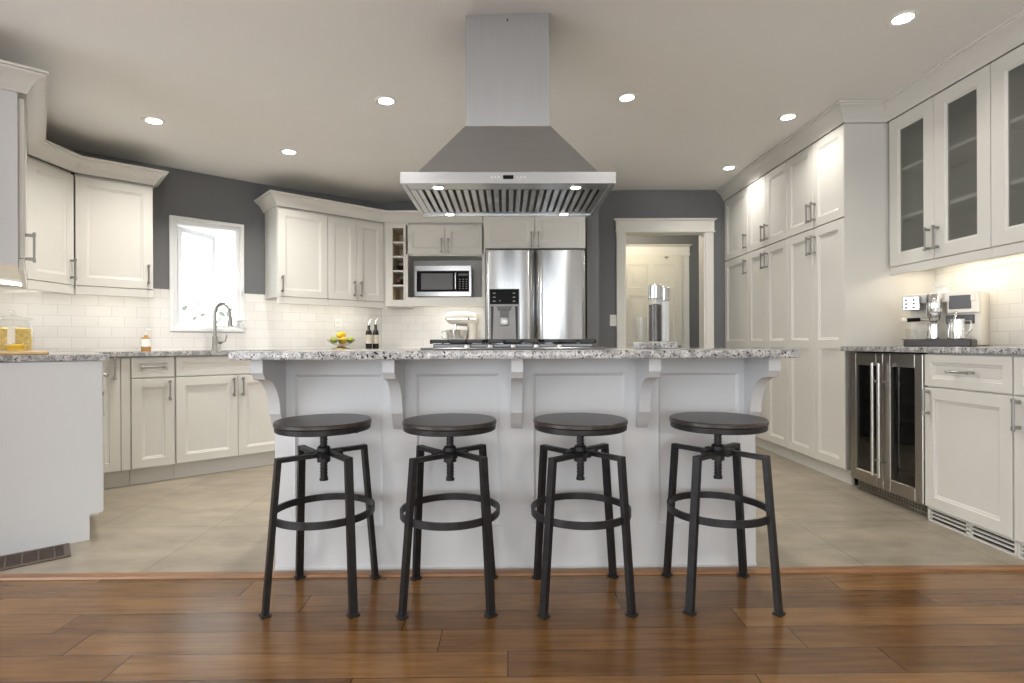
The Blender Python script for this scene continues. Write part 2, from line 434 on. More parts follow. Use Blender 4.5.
# six-panel door
def six_panel(w, h, t=.035):
    b = B(); b.box(0, w, .004, t, 0, h)
    cols = ((.11, w / 2 - .045), (w / 2 + .045, w - .11)); rows = ((.22, .82), (.95, 1.55), (1.66, h - .13))
    def fr(x0, x1, z0, z1):
        q = lambda i, y: [(x0 + i, y, z0 + i), (x1 - i, y, z0 + i), (x1 - i, y, z1 - i), (x0 + i, y, z1 - i)]
        b.rings([q(0, -.001), q(.012, .0095), q(.03, .0095), q(.05, .003)], cap0=False)
    xs = [0, cols[0][0], cols[0][1], cols[1][0], cols[1][1], w]; zs = [0, rows[0][0], rows[0][1], rows[1][0], rows[1][1], rows[2][0], rows[2][1], h]
    for i in range(5):
        for j in range(7):
            if i in (1, 3) and j in (1, 3, 5): fr(xs[i], xs[i + 1], zs[j], zs[j + 1])
            else: b.rings([[(xs[i], -.001, zs[j]), (xs[i + 1], -.001, zs[j]), (xs[i + 1], -.001, zs[j + 1]), (xs[i], -.001, zs[j + 1])]], cap0=True, cap1=False)
    return b
d = struct('door_1', six_panel(.81, 2.08), DOORW, (1.46, 6.862, 0.005), label='cream six-panel door in the hall')
h = obj('hook', B().cyl((0, 0, 0), (0, -.03, 0), .012).cyl((0, -.03, 0), (0, -.035, -.03), .006).cyl((-.03, -.012, 0), (.03, -.012, 0), .005), NICKEL, d, (.60, 0, 2.045))
obj('door_knob', B().cyl((0, 0, 0), (0, -.05, 0), .010).ball((0, -.06, 0), .026), NICKEL, d, (.75, 0, .90))

# ------------------------------------------------------------------ kitchen window
win = struct('window_1', B(), VINYL, (K.x, K.y, 0), ROT_B, label='white framed sink window with its sash cranked open')
def frame(b, x0, x1, z0, z1, w, y0, y1, bev=.003):
    b.box(x0, x0 + w, y0, y1, z0, z1, bev).box(x1 - w, x1, y0, y1, z0, z1, bev)
    b.box(x0 + w - .002, x1 - w + .002, y0, y1, z0, z0 + w, bev).box(x0 + w - .002, x1 - w + .002, y0, y1, z1 - w, z1, bev)
b = B(); frame(b, la(WA0), la(WA1), WZ0, WZ1, .028, -.018, .02)
frame(b, la(WA0) + .02, la(WA1) - .02, WZ0 + .02, WZ1 - .02, .038, .012, .09)
obj('window_frame', b, VINYL, win)
sw, sh = .425, WZ1 - WZ0 - .125
b = B(); frame(b, 0, sw, 0, sh, .042, -.02, .025)
sash = obj('window_sash', b, VINYL, win, (la(WA0) + .062, .075, WZ0 + .062), R(38))
obj('window_pane', B().box(.035, sw - .035, .001, .006, .035, sh - .035), PANE, sash)
b = B().box(-.02, .02, -.02, 0, -.012, .012, .003).tube([(0, -.02, 0), (.01, -.045, .005), (.055, -.05, .005), (.065, -.05, .03)], .006)
obj('crank_handle', b, VINYL, win, (la(1.285), -.018, 1.155))
obj('sash_lock', B().box(-.012, .012, -.02, 0, -.04, .04, .003).box(-.006, .006, -.04, -.018, -.015, .05, .003), VINYL, win, (la(1.31), -.018, 1.42))
o = P(1.06, BWALL + .20)
portal('sink_window_portal', (o.x, o.y, 1.52), (R(-90), 0, TH), .6, 1.0)
# garden outside
struct('ground_garden', B().flat([tuple(P(-3, BWALL + .3)), tuple(P(2.4, BWALL + .3)), tuple(P(3, 12)), tuple(P(-5, 12))], -.3, -.2), GROUND, label='pale lawn outside the sink window')
b = B()
for i in range(1500):
    a = random.uniform(-1.2, 3.2); bb = 8.6 + random.gauss(0, .25); z = random.random() ** 1.25 * 1.75 - .2
    p = P(a, bb); s_ = random.uniform(.04, .085)
    q = Matrix.Rotation(random.uniform(0, 6.3), 3, 'Z') @ Matrix.Rotation(random.uniform(-1.2, 1.2), 3, 'X') @ Matrix.Rotation(random.uniform(0, 6.3), 3, 'Y')
    c = Vector((p.x, p.y, z))
    b.rings([[c + q @ Vector(v) * s_ for v in ((-1, 0, 0), (0, -.5, .1), (1, 0, 0), (0, .5, .1))]], cap1=False)
hg = obj('hedge', b, LEAF); tag(hg, 'pale leafy hedge outside the open sink window', 'hedge'); hg['kind'] = 'stuff'

# ------------------------------------------------------------------ backsplashes
def splash(name, boxes, loc, rot, label):
    b = B()
    for q in boxes: b.box(*q)
    return struct(name, b, SUBWAY, loc, rot, label)
ZL, ZR, ZI = .905, .922, .923             # counter heights: left, right, island
T = .008
splash('backsplash_window', [(0, la(WA0), -T, 0, ZL, 1.39), (la(WA1), 2.98, -T, 0, ZL, 1.39), (la(WA0), la(WA1), -T, 0, ZL, WZ0)], (K.x, K.y, 0), ROT_B, 'white subway tile backsplash around the sink window')
splash('backsplash_left', [(-(BWALL - 3.34), -T, -T, 0, ZL, 1.39)], (K.x, K.y, 0), ROT_A, 'white subway tile backsplash in the left corner')
splash('backsplash_back', [(-1.275, -.205, -T, 0, ZL, 1.33)], (0, YB, 0), 0, 'white subway tile backsplash under the microwave cabinet')
splash('backsplash_right', [(-3.53, -1.2, -T, 0, ZR, 1.45)], (XR, 0, 0), ROT_R, 'white subway tile backsplash above the right counter')

# ------------------------------------------------------------------ cabinet kit
def rect(x0, x1, z0, z1, i, y): return [(x0 + i, y, z0 + i), (x1 - i, y, z0 + i), (x1 - i, y, z1 - i), (x0 + i, y, z1 - i)]
def panel(w, h, fr=.058, t=.02, rails=(), glass=False):
    b = B()
    G = [(0.0, t), (0, .002), (.002, 0)]
    zs = [0] + [v for r in rails for v in (r - fr / 2, r + fr / 2)] + [h]
    cells = []
    zz = [fr] + [v for r in rails for v in (r - fr / 2, r + fr / 2)] + [h - fr]
    for i in range(0, len(zz), 2): cells.append((fr, w - fr, zz[i], zz[i + 1]))
    b.rings([rect(0, w, 0, h, i, y) for i, y in G], cap0=not glass, cap1=False)
    # front frame faces
    xs = [.002, fr, w - fr, w - .002]; Z = [.002] + zz + [h - .002]
    for i in range(3):
        for j in range(len(Z) - 1):
            if i == 1 and j % 2 == 1: continue
            b.rings([[(xs[i], 0, Z[j]), (xs[i + 1], 0, Z[j]), (xs[i + 1], 0, Z[j + 1]), (xs[i], 0, Z[j + 1])]], cap0=True, cap1=False)
    for x0, x1, z0, z1 in cells:
        if glass: b.rings([rect(x0, x1, z0, z1, i, y) for i, y in ((0, 0), (.003, .004), (.008, .005), (.012, .009), (.012, t))], cap0=False, cap1=False)
        else: b.rings([rect(x0, x1, z0, z1, i, y) for i, y in ((0, 0), (.003, .004), (.008, .005), (.016, .011))], cap0=False, cap1=True)
    if glass:
        b.rings([rect(0, w, 0, h, 0, t), rect(0, w, 0, h, fr + .012, t)], cap0=False, cap1=False)
    return b
def pull(L=.135):
    b = B(); h = L / 2
    for sx in (-1, 1):
        b.box(sx * (h - .012) - .007, sx * (h - .012) + .007, -.030, 0, -.007, .007, .002)
        b.box(sx * (h - .006) - .009, sx * (h - .006) + .009, -.038, -.026, -.008, .008, .002)
    b.box(-h + .01, h - .01, -.036, -.027, -.005, .005, .002)
    return b
_p = obj('handle', pull(), NICKEL); PULL = _p.data; bpy.data.objects.remove(_p)
def handle(parent, x, z, vertical=True):
    o = bpy.data.objects.new('handle', PULL); C.objects.link(o); o.parent = parent
    o.location = (x, 0, z); o.rotation_euler = (0, R(90) if vertical else 0, 0)
    return o
def door(parent, x0, x1, z0, z1, side=None, hz=None, rails=(), glass=False, fr=.058, name='door', mat=None, y=0):
    g = .0016
    o = obj(name, panel(x1 - x0 - 2 * g, z1 - z0 - 2 * g, fr, rails=rails, glass=glass), mat or PAINT, parent, (x0 + g, y, z0 + g))
    w, h = x1 - x0 - 2 * g, z1 - z0 - 2 * g
    if glass:
        obj('glass_pane', B().box(fr + .008, w - fr - .008, .0105, .0145, fr + .008, h - fr - .008), FROST, o)
    if side == 'c': handle(o, w / 2, h / 2 if hz is None else hz - z0, False)
    elif side: handle(o, .03 if side == 'l' else w - .03, (hz - z0))
    return o
def place(f, a, b_):
    if f == 'B': p = P(a, b_); return (p.x, p.y, 0), ROT_B
    if f == 'A': p = P(a, b_); return (p.x, p.y, 0), ROT_A
    if f == 'R': return (a, b_, 0), ROT_R
    return (a, b_, 0), 0
def base_cabinet(label, loc, rot, w, depth=.58, ztop=.873, zb=.11, kick=.07, mat=None, group='base cabinets'):
    m = mat or PAINT
    t = thing('base_cabinet', label, 'cabinet', loc, rot, group)
    obj('body', B().box(0, w, .0205, depth, zb, ztop), m, t)
    obj('toe_kick', B().box(0, w, kick, kick + .018, 0, zb), m, t)
    return t
def upper_cabinet(label, loc, rot, w, z0, z1, depth=.335, rail=.06, group='wall cabinets', name='wall_cabinet', body=True):
    t = thing(name, label, 'cabinet', (loc[0], loc[1], 0), rot, group)
    if body: obj('body', B().box(0, w, .0205, depth, z0, z1), PAINT, t)
    if rail: obj('light_rail', B().box(0, w, .004, .024, z0 - rail, z0 - .001, .003), PAINT, t)
    return t
def light_bar(parent, x0, x1, y, z, e=1.0, color=WARM):
    o = obj('light_bar', B().box(x0, x1, y - .015, y + .015, z - .012, z, .003), STRIPL, parent)
    lamp('strip_lamp', 'AREA', UNDER_W * e, color, o, ((x0 + x1) / 2, y, z - .014), shape='RECTANGLE', size=x1 - x0, size_y=.03)

# crown sweep: travel so that "out" is on the right hand
def sweep(path, prof, z0, ztop=None):
    n = len(path); pts = [Vector(p) for p in path]; b = B(); rings = []
    for i, p in enumerate(pts):
        ns = []
        if i > 0: d = (pts[i] - pts[i - 1]).normalized(); ns.append(Vector((d.y, -d.x)))
        if i < n - 1: d = (pts[i + 1] - pts[i]).normalized(); ns.append(Vector((d.y, -d.x)))
        m = ns[0] if len(ns) == 1 else (ns[0] + ns[1]) / (1 + ns[0].dot(ns[1]))
        rings.append([(p.x + m.x * o, p.y + m.y * o, z0 + z) for o, z in prof])
    return b.rings(rings)
def crown(h): 
    k = h / .10
    return [(.001, 0), (.010, 0), (.012, .010 * k), (.018, .016 * k), (.026, .034 * k), (.044, .058 * k), (.062, .072 * k), (.074, .078 * k), (.074, .086 * k), (.084, .090 * k), (.084, .1 * k), (.001, .1 * k)]

# ------------------------------------------------------------------ left run: base cabinets
BF, AF = BWALL - .60, .247          # door planes
DEP = .585
# run beside the end panel
loc, rot = place('A', AF, 3.345)
t = base_cabinet('white base cabinet with a plain finished end panel facing the dining side', loc, rot, 1.0, DEP)
obj('end_panel', B().prism([(-.018, .006, .125), (-.018, .058, .125), (-.018, .058, 0), (-.018, DEP, 0), (-.018, DEP, .873), (-.018, .006, .873)], (.018, 0, 0)), DAYLIT, t)  # white panel, bluish daylight tone painted into its colour
door(t, 0, .5, .125, .70, 'r', .62); door(t, .5, 1.0, .125, .70, 'l', .62)
for x in (0, .5): door(t, x, x + .5, .715, .868, 'c', name='drawer', fr=.04)
# corner
t = thing('corner_base_cabinet', 'white corner base cabinet with a narrow door beside the end panel run', 'cabinet', (0, 0, 0), TH)
obj('body', B().flat([(AWALL + .015, 4.35), (AF - .021, 4.35), (AF - .021, BF + .021), (.466, BF + .021), (.466, BWALL - .015), (AWALL + .015, BWALL - .015)], .11, .873), PAINT, t)
obj('toe_kick', B().flat([(AF - .09, 4.35), (AF - .07, 4.35), (AF - .07, BF + .07), (.466, BF + .07), (.466, BF + .09), (AF - .09, BF + .09)], 0, .11), PAINT, t)
o = door(t, AF + .022, .414, .115, .868, 'r', .795); o.location = (AF + .0236, BF, .1166)
obj('filler_post', B().box(.416, .466, BF + .002, BF + .03, .115, .868, .002), PAINT, t)
# drawer + door unit
loc, rot = place('B', .468, BF)
t = base_cabinet('narrow white base cabinet with one drawer left of the sink cabinet', loc, rot, .256, DEP)
door(t, .003, .254, .115, .722, 'r', .635); door(t, .003, .254, .728, .868, 'c', name='drawer', fr=.04)
loc, rot = place('B', .726, BF)
t = base_cabinet('wide white sink base cabinet with two doors below a plain front', loc, rot, .806, DEP, ztop=.690)
obj('front_rail', B().box(0, .806, .0205, .05, .690, .873), PAINT, t)
door(t, .002, .403, .115, .722, 'r', .635); door(t, .403, .804, .115, .722, 'l', .635)
door(t, .002, .804, .728, .868, name='false_drawer_front', fr=.04)
loc, rot = place('B', 1.534, BF)
t = base_cabinet('white base cabinet right of the sink, half hidden behind the island', loc, rot, .84, DEP)
door(t, .002, .42, .115, .722, 'r', .635); door(t, .42, .838, .115, .722, 'l', .635); door(t, .002, .838, .728, .868, 'c', name='drawer', fr=.04)
t = base_cabinet('white base cabinet beneath the stand mixer, beside the refrigerator', (-.99, YB - .60, 0), 0, .77, DEP)
door(t, .002, .385, .115, .722, 'r', .635); door(t, .385, .768, .115, .722, 'l', .635); door(t, .002, .768, .728, .868, 'c', name='drawer', fr=.04)
obj('filler_post', B().box(-.068, 0, .004, .03, .115, .868).flat([(-.068, .004), (-.068, .03), (-.088, .020), (-.070, .002)], .115, .868), PAINT, t)
SA0, SA1, SB0, SB1 = .80, 1.46, BF + .085, BF + .445     # sink cut-out
# counter
ct = B().flat([tuple(P(AWALL + .003, 3.318)), tuple(P(AF + .022, 3.318)), tuple(P(AF + .022, BF - .022)), tuple(P(1.1295, BF - .022)), tuple(P(1.1295, SB0)), tuple(P(SA0, SB0)), tuple(P(SA0, SB1)), tuple(P(SA1, SB1)), tuple(P(SA1, SB0)), tuple(P(1.1305, SB0)), tuple(P(1.1305, BF - .022)), tuple(P(2.413, BF - .022)), (-.205, YB - .622), (-.205, YB - .004), (-1.283, YB - .004), tuple(P(2.60, BWALL - .003)), tuple(P(AWALL + .003, BWALL - .003))], ZL - .030, ZL)
bmesh.ops.bevel(ct.bm, geom=[e for e in ct.bm.edges if abs(e.verts[0].co.z - e.verts[1].co.z) < 1e-5 and not any(SA0 - .01 < v.co.xy.dot(U) < SA1 + .01 for v in e.verts)], offset=.004, segments=2, affect='EDGES')
tag(obj('countertop', ct, GRANITE), 'speckled granite worktop along the window wall and left corner', 'countertop')
t = thing('kitchen_sink', 'stainless basin let into the worktop under the sink window', 'sink', (P(SA0, SB0).x, P(SA0, SB0).y, .692), TH)
sw_, sd_ = SA1 - SA0, SB1 - SB0
rr = lambda i, z: [(-i, -i, z), (sw_ + i, -i, z), (sw_ + i, sd_ + i, z), (-i, sd_ + i, z)]
obj('basin', B().rings([rr(.012, .182), rr(-.004, .182), rr(-.006, .03), rr(-.03, .012)], cap0=False), STEELH, t)
obj('drain', B().lathe([(.002, .0125), (.030, .0125), (.038, .0135), (.040, .0125)], (sw_ / 2, sd_ / 2, 0), 28), CHROME, t)

# ------------------------------------------------------------------ left run: wall cabinets
BU, AU, ZD0, ZD1 = BWALL - .35, -.04, 1.352, 2.092
loc, rot = place('A', AU, 3.345)
t = upper_cabinet('white wall cabinet at the left edge, shaded end panel facing forward', loc, rot, 1.014, ZD0, 2.11, .305)
obj('end_panel', B().box(-.016, 0, .024, .305, ZD0 - .035, 2.11), DAYLIT, t)  # same white as the doors, grey-blue light tone put into the colour
door(t, 0, .506, ZD0, ZD1, 'l', 1.41); door(t, .506, 1.012, ZD0, ZD1)
light_bar(t, .1, .95, .2, ZD0 - .002)
cd = .545; ax, bx = .192, BU
t = thing('corner_wall_cabinet', 'white diagonal corner wall cabinet with a single door', 'cabinet', (0, 0, 0), TH, 'wall cabinets')
q0, q1 = Vector((AU, 4.361)), Vector((.190, BU + .002))
dd = (q1 - q0).normalized(); nn = Vector((-dd.y, dd.x))
obj('body', B().flat([tuple(q0 + nn * .0215 + dd * .002), tuple(q1 + nn * .0215 - dd * .002), (.190, BWALL - .012), (AWALL + .012, BWALL - .012), (AWALL + .012, 4.363), (AU - .02, 4.363)], ZD0, 2.11), PAINT, t)
L = (q1 - q0).length
o = door(t, 0, L, ZD0, ZD1, 'r', 1.455)
o.rotation_euler = (0, 0, math.atan2(dd.y, dd.x)); o.location = (q0.x, q0.y, ZD0 + .0016)
o = obj('light_rail', B().box(0, L, .004, .022, ZD0 - .06, ZD0 - .001, .003), PAINT, t, (q0.x, q0.y, 0), math.atan2(dd.y, dd.x))
o = obj('light_bar', B().box(-.14, .14, -.015, .015, -.012, 0, .003), STRIPL, t, (-.08, 4.70, ZD0 - .002), R(49))
lamp('strip_lamp', 'AREA', UNDER_W * .9, WARM, o, (0, 0, -.014), shape='RECTANGLE', size=.28, size_y=.03)
loc, rot = place('B', .194, BU)
t = upper_cabinet('white single door wall cabinet just left of the sink window', loc, rot, .439, ZD0, 2.11)
door(t, 0, .439, ZD0, ZD1, 'r', 1.455); light_bar(t, .05, .4, .11, ZD0 - .002)
loc, rot = place('B', 1.502, BU)
t = upper_cabinet('white wall cabinet directly right of the sink window', loc, rot, .428, ZD0, 2.11)
door(t, .002, .427, ZD0, ZD1, 'l', 1.455); light_bar(t, .05, .4, .11, ZD0 - .002)
loc, rot = place('B', 1.931, BU)
t = upper_cabinet('white two-door wall cabinet between the window side cabinet and wine rack', loc, rot, .552, ZD0, 2.11)
door(t, .001, .274, ZD0, ZD1, 'r', 1.455); door(t, .274, .548, ZD0, ZD1, 'l', 1.455)
obj('filler_stile', B().box(.5525, .566, .002, .022, ZD0 - .06, 2.11), PAINT, t)
light_bar(t, .05, .5, .11, ZD0 - .002)

# wine rack: open cubbies
YU = YB - .35
t = thing('wine_rack', 'narrow white open wine rack left of the microwave cabinet', 'wine rack', (-1.147, YU, 0), 0)
wv = .182; b = B()
b.box(-.006, .061, 0, .335, 1.31, 2.11).box(wv - .018, wv, 0, .335, 1.31, 2.11).box(.061, wv - .018, .0, .335, 1.31, 1.372).box(.061, wv - .018, 0, .335, 2.06, 2.11)
obj('body', b, PAINT, t)
obj('back_panel', B().box(.061, wv - .018, .32, .335, 1.372, 2.06), INSIDE, t)
obj('liner', B().box(.0612, .063, .012, .32, 1.372, 2.06).box(wv - .020, wv - .0182, .012, .32, 1.372, 2.06), INSIDE, t)
cz = [1.372 + k * (2.06 - 1.372) / 5 for k in range(6)]
for k in range(1, 5): obj('shelf', B().box(.063, wv - .020, .002, .318, cz[k] - .008, cz[k] + .008), PAINT, t)
for k, lab in ((2, 'dark wine bottle lying in the middle cubby of the wine rack'), (1, 'dark wine bottle lying in the second lowest wine rack cubby')):
    o = thing('wine_bottle', lab, 'wine bottle', (-1.122 + .0875, YU + .012, cz[k] + .0085 + .0375), 0, 'bottles in the wine rack')
    b = B().lathe([(.001, 0), (.013, 0), (.014, .003), (.014, .06), (.017, .10), (.030, .135), (.0365, .165), (.0375, .18), (.0375, .292), (.034, .298), (.002, .298)], M=Matrix.Rotation(R(-90), 4, 'X'))
    obj('glass', b, BOTTLE, o)
    obj('foil', B().lathe([(.001, -.001), (.0142, -.001), (.0152, .002), (.0152, .045), (.0147, .045)], M=Matrix.Rotation(R(-90), 4, 'X')), FOIL if k == 1 else BLACKG, o)

# microwave cabinet
mx0, mx1 = -.963, -.206
t = thing('microwave_cabinet', 'white wall cabinet with two short doors over an open microwave niche', 'cabinet', (mx0, YU, 0), 0)
w = mx1 - mx0; b = B()
b.box(0, .022, .0, .335, 1.31, 2.11).box(w - .022, w, 0, .335, 1.31, 2.11).box(.022, w - .022, .02, .335, 1.350, 1.395).box(.022, w - .022, 0, .0205, 1.31, 1.395)
b.box(.022, w - .022, .0215, .335, 1.795, 2.11).box(.022, w - .022, .315, .335, 1.395, 1.795)
obj('body', b, PAINT, t)
door(t, .004, w / 2, 1.805, ZD1 - .005, 'r', 1.885); door(t, w / 2, w - .004, 1.805, ZD1 - .005, 'l', 1.885)
for o in t.children:
    if o.name.startswith('door'): o.location.y = -.0
light_bar(t, .06, w - .06, .055, 1.349, 1.2)

# microwave
t = thing('microwave_oven', 'stainless microwave oven with a black window in the open niche', 'microwave', (-.878, YU + .012, 1.396), 0)
mw, mh, md = .543, .305, .29
obj('body', B().box(0, mw, .02, md, .008, mh, .004).box(.03, .06, .05, .08, 0, .01).box(mw - .06, mw - .03, .05, .08, 0, .01), MGREY, t)
obj('front_frame', B().box(0, mw, 0, .022, .008, .056, .003).box(0, mw, 0, .022, mh - .052, mh, .003).box(0, .02, 0, .022, .05, mh - .05).box(mw - .02, mw, 0, .022, .05, mh - .05), STEEL, t)
obj('door_glass', B().box(.018, .40, .003, .02, .054, mh - .05), BLACKG, t)
obj('window_screen', B().box(.062, .365, .0015, .004, .075, mh - .075), DGREY, t)
cp = obj('control_panel', B().box(.402, mw - .018, .003, .02, .054, mh - .05), BLACKG, t)
b = B()
for r in range(5):
    for c in range(3): b.box(.425 + c * .032, .440 + c * .032, .001, .004, .082 + r * .022, .088 + r * .022)
obj('key_marks', b, ICON, cp); obj('display', B().box(.42, .51, .0012, .004, .207, .228), DGREY, cp)
obj('handle', B().box(.385, .397, -.018, .004, .075, mh - .07, .003), STEEL, t)

# refrigerator and the cabinet above it
fx0, fx1, FY = -.192, .706, 4.69
t = thing('over_fridge_cabinet', 'wide white two-door cabinet above the refrigerator', 'cabinet', (-.198, 4.78, 0), 0)
w = .912
obj('body', B().box(0, w, .0205, .68, 1.80, 2.135), PAINT, t)
door(t, .002, w / 2, 1.80, 2.105, 'r', 1.875); door(t, w / 2, w - .002, 1.80, 2.105, 'l', 1.875)
obj('side_panel', B().box(-.003, .015, .002, .68, .0, 1.799), PAINT, t)
t = thing('refrigerator', 'stainless french door refrigerator with a dispenser in its left door', 'refrigerator', ((fx0 + fx1) / 2, FY, 0), 0)
hw = (fx1 - fx0) / 2 - .004
obj('body', B().box(-hw + .018, hw, .075, .74, .03, 1.765, .004), MGREY, t)
obj('hinge_cover', B().box(-hw + .02, -hw + .1, .03, .12, 1.766, 1.782, .003).box(hw - .1, hw - .02, .03, .12, 1.766, 1.782, .003), DGREY, t)
def fdoor(w, z0, z1, hinge):
    # bowed steel door, rounded at the hinge side, dished grip at the meeting edge
    n = 22; fr = []
    for i in range(n + 1):
        s_ = i / n; x = s_ * w
        y = -.030 * math.sin(PI * (0.12 + .76 * s_)) + .012
        if s_ > .90: y += .030 * ((s_ - .90) / .10) ** 1.6
        if s_ < .04: y += .022 * ((.04 - s_) / .04) ** 2
        fr.append((x, y))
    pr = fr + [(w, .07), (0, .07)]
    if hinge == 'r': pr = [(w - x, y) for x, y in pr]
    return [(x, y) for x, y in pr]
def fdoor_obj(w, z0, z1, hinge, loc, hole=None):
    pr = fdoor(w, z0, z1, hinge); b = B()
    zs = [z0, z1]
    def ring(z, k=1.0): return [(x, y if y > .06 else y + (1 - k) * .01, z) for x, y in pr]
    b.rings([ring(z0, 0), ring(z0 + .008), ring(z1 - .008), ring(z1, 0)])
    return obj('door', b, STEEL, t, loc, ang=50)
dl = fdoor_obj(hw - .004, .80, 1.772, 'l', (-hw, 0, 0)); dr = fdoor_obj(hw - .004, .80, 1.772, 'r', (.004, 0, 0))
b = B(); pr = [(x * 2 * hw / (hw - .004), y) for x, y in fdoor(hw - .004, 0, 1, 'l')]
fz = obj('freezer_drawer', B().box(-hw, hw, -.015, .07, .06, .79, .012, 2), STEEL, t)
obj('handle', B().tube([(-.33, -.015, .70), (-.33, -.06, .70), (.33, -.06, .70), (.33, -.015, .70)], .011), STEELH, fz)
obj('toe_grille', B().box(-hw + .02, hw - .02, .04, .07, 0, .055), DGREY, t)
# dispenser: proud bezel with black panel and a recess
dx0, dx1 = -.150 - .0, .107
ox = -(fx0 + fx1) / 2
dx0, dx1 = -.145 + ox, .112 + ox
ds = obj('dispenser', B().box(dx0 - .005, dx1 + .005, -.0245, -.002, .955, 1.428, .003), MGREY, t)
obj('display_panel', B().box(dx0 + .002, dx1 - .002, -.0265, -.022, 1.293, 1.424, .002), BLACKG, ds)
b = B()
for sx in (.028, .20):
    for k, zz in enumerate((1.385, 1.35, 1.315)):
        b.box(dx0 + sx, dx0 + sx + .026, -.0272, -.026, zz, zz + .004).box(dx0 + sx + .006, dx0 + sx + .020, -.0272, -.026, zz + .008, zz + .011)
b.box(dx0 + .088, dx0 + .093, -.0272, -.026, 1.318, 1.330)
obj('key_marks', b, ICON, ds)
b = B()
b.prism([(dx0 + .012, -.0255, 1.275), (dx0 + .035, -.0255, 1.275), (dx0 + .024, -.0255, .962), (dx0 + .012, -.0255, .962)], (0, .004, 0))
b.prism([(dx1 - .035, -.0255, 1.275), (dx1 - .012, -.0255, 1.275), (dx1 - .012, -.0255, .962), (dx1 - .024, -.0255, .962)], (0, .004, 0))
obj('recess_side', b, DARK, ds)
obj('recess_back', B().prism([(dx0 + .036, -.0252, 1.275), (dx1 - .036, -.0252, 1.275), (dx1 - .025, -.0252, .962), (dx0 + .025, -.0252, .962)], (0, .004, 0)), MGREY, ds)
obj('spout', B().prism([(dx0 + .06, -.026, 1.275), (dx1 - .06, -.026, 1.275), (dx1 - .075, -.034, 1.235), (dx0 + .075, -.034, 1.235)], (0, .012, 0)).box(dx0 + .092, dx1 - .092, -.031, -.024, 1.17, 1.24, .003), DGREY, ds)
obj('paddle', B().box(dx0 + .094, dx1 - .094, -.034, -.024, 1.105, 1.178, .006, 2), NICKEL, ds)

# crowns
pr = crown(.10)
struct('trim_4', sweep([P(AWALL + .003, 3.329), P(AU, 3.329), q0.x * U + q0.y * W, P(.192, BU), P(.633, BU), P(.633, BWALL - .002)], pr, 2.108), PAINT, label='crown moulding over the left corner wall cabinets')
yx = BU
ai = (YU - W.y * BU) / U.y
struct('trim_5', sweep([P(1.502, BWALL - .002), P(1.502, BU), P(ai, BU), Vector((-.20, YU)), Vector((-.20, 4.78)), Vector((.688, 4.78)), Vector((.688, 5.0))], pr, 2.108), PAINT, label='crown moulding over the wall cabinets right of the window')
PX, GX = 2.246, 2.53
struct('trim_6', sweep([Vector((PX, YB - .002)), Vector((PX, 3.528)), Vector((GX, 3.528)), Vector((GX, 1.7))], crown(.116), 2.404), PAINT, label='tall crown moulding over the pantry and glass cabinets')

# ------------------------------------------------------------------ pantry wall
def pantry(y0, y1, label, pairs, first=False):
    t = thing('pantry_cabinet', label, 'cabinet', (PX, y0, 0), ROT_R)
    w = y0 - y1
    obj('body', B().box(0, w, .0205, XR - PX - .004, .10, 2.402), PAINT, t)
    obj('base_board', B().box(0, w, .045, .065, 0, .10), PAINT, t)
    n = pairs
    for k in range(n):
        x0, x1 = k * w / n, (k + 1) * w / n
        side = 'r' if (n == 1 or k == 0) else 'l'
        door(t, x0, x1, .10, 1.778, side, 1.655, rails=(.835,), fr=.06)
        door(t, x0, x1, 1.784, 2.402, side, 1.895, fr=.06)
    return t
pantry(5.475, 4.948, 'white single door pantry cabinet at the hall doorway end of the row', 1)
pantry(4.945, 4.255, 'white double door pantry cabinet in the middle of the tall row', 2)
t = pantry(4.252, 3.532, 'white double door pantry cabinet at the coffee counter end of the row', 2)
obj('side_panel', B().box(.7202, .7232, .003, XR - PX - .003, .10, 2.402), PAINT, t)

# glass-front wall cabinets
def glass_cab(y0, w, label, n, hside):
    t = thing('glass_wall_cabinet', label, 'cabinet', (GX, y0, 0), ROT_R)
    z0, z1, dp = 1.44, 2.402, XR - GX - .004
    b = B().box(0, .018, .0205, dp, z0, z1).box(w - .018, w, .0205, dp, z0, z1).box(.018, w - .018, .0205, dp, z0, z0 + .018).box(.018, w - .018, .0205, dp, z1 - .03, z1).box(.018, w - .018, dp - .012, dp, z0 + .018, z1 - .03)
    obj('body', b, PAINT, t)
    obj('light_rail', B().box(0, w, .004, .024, z0 - .055, z0 - .001, .003), PAINT, t)
    for z in (z0 + .31, z0 + .62): obj('shelf', B().box(.019, w - .019, .026, dp - .014, z - .010, z + .010), PAINT, t)
    for k in range(n):
        side = 'r' if k % 2 == 0 else 'l'
        door(t, k * w / n, (k + 1) * w / n, z0, z1, side, 1.56, glass=True, fr=.075)
    light_bar(t, .06, w - .06, .18, z0 - .002, .95, (1, .85, .62))
    return t
glass_cab(3.505, .738, 'frosted glass wall cabinet above the espresso machine', 2, None)
glass_cab(2.765, .738, 'frosted glass wall cabinet cut off by the right edge of the photo', 2, None)

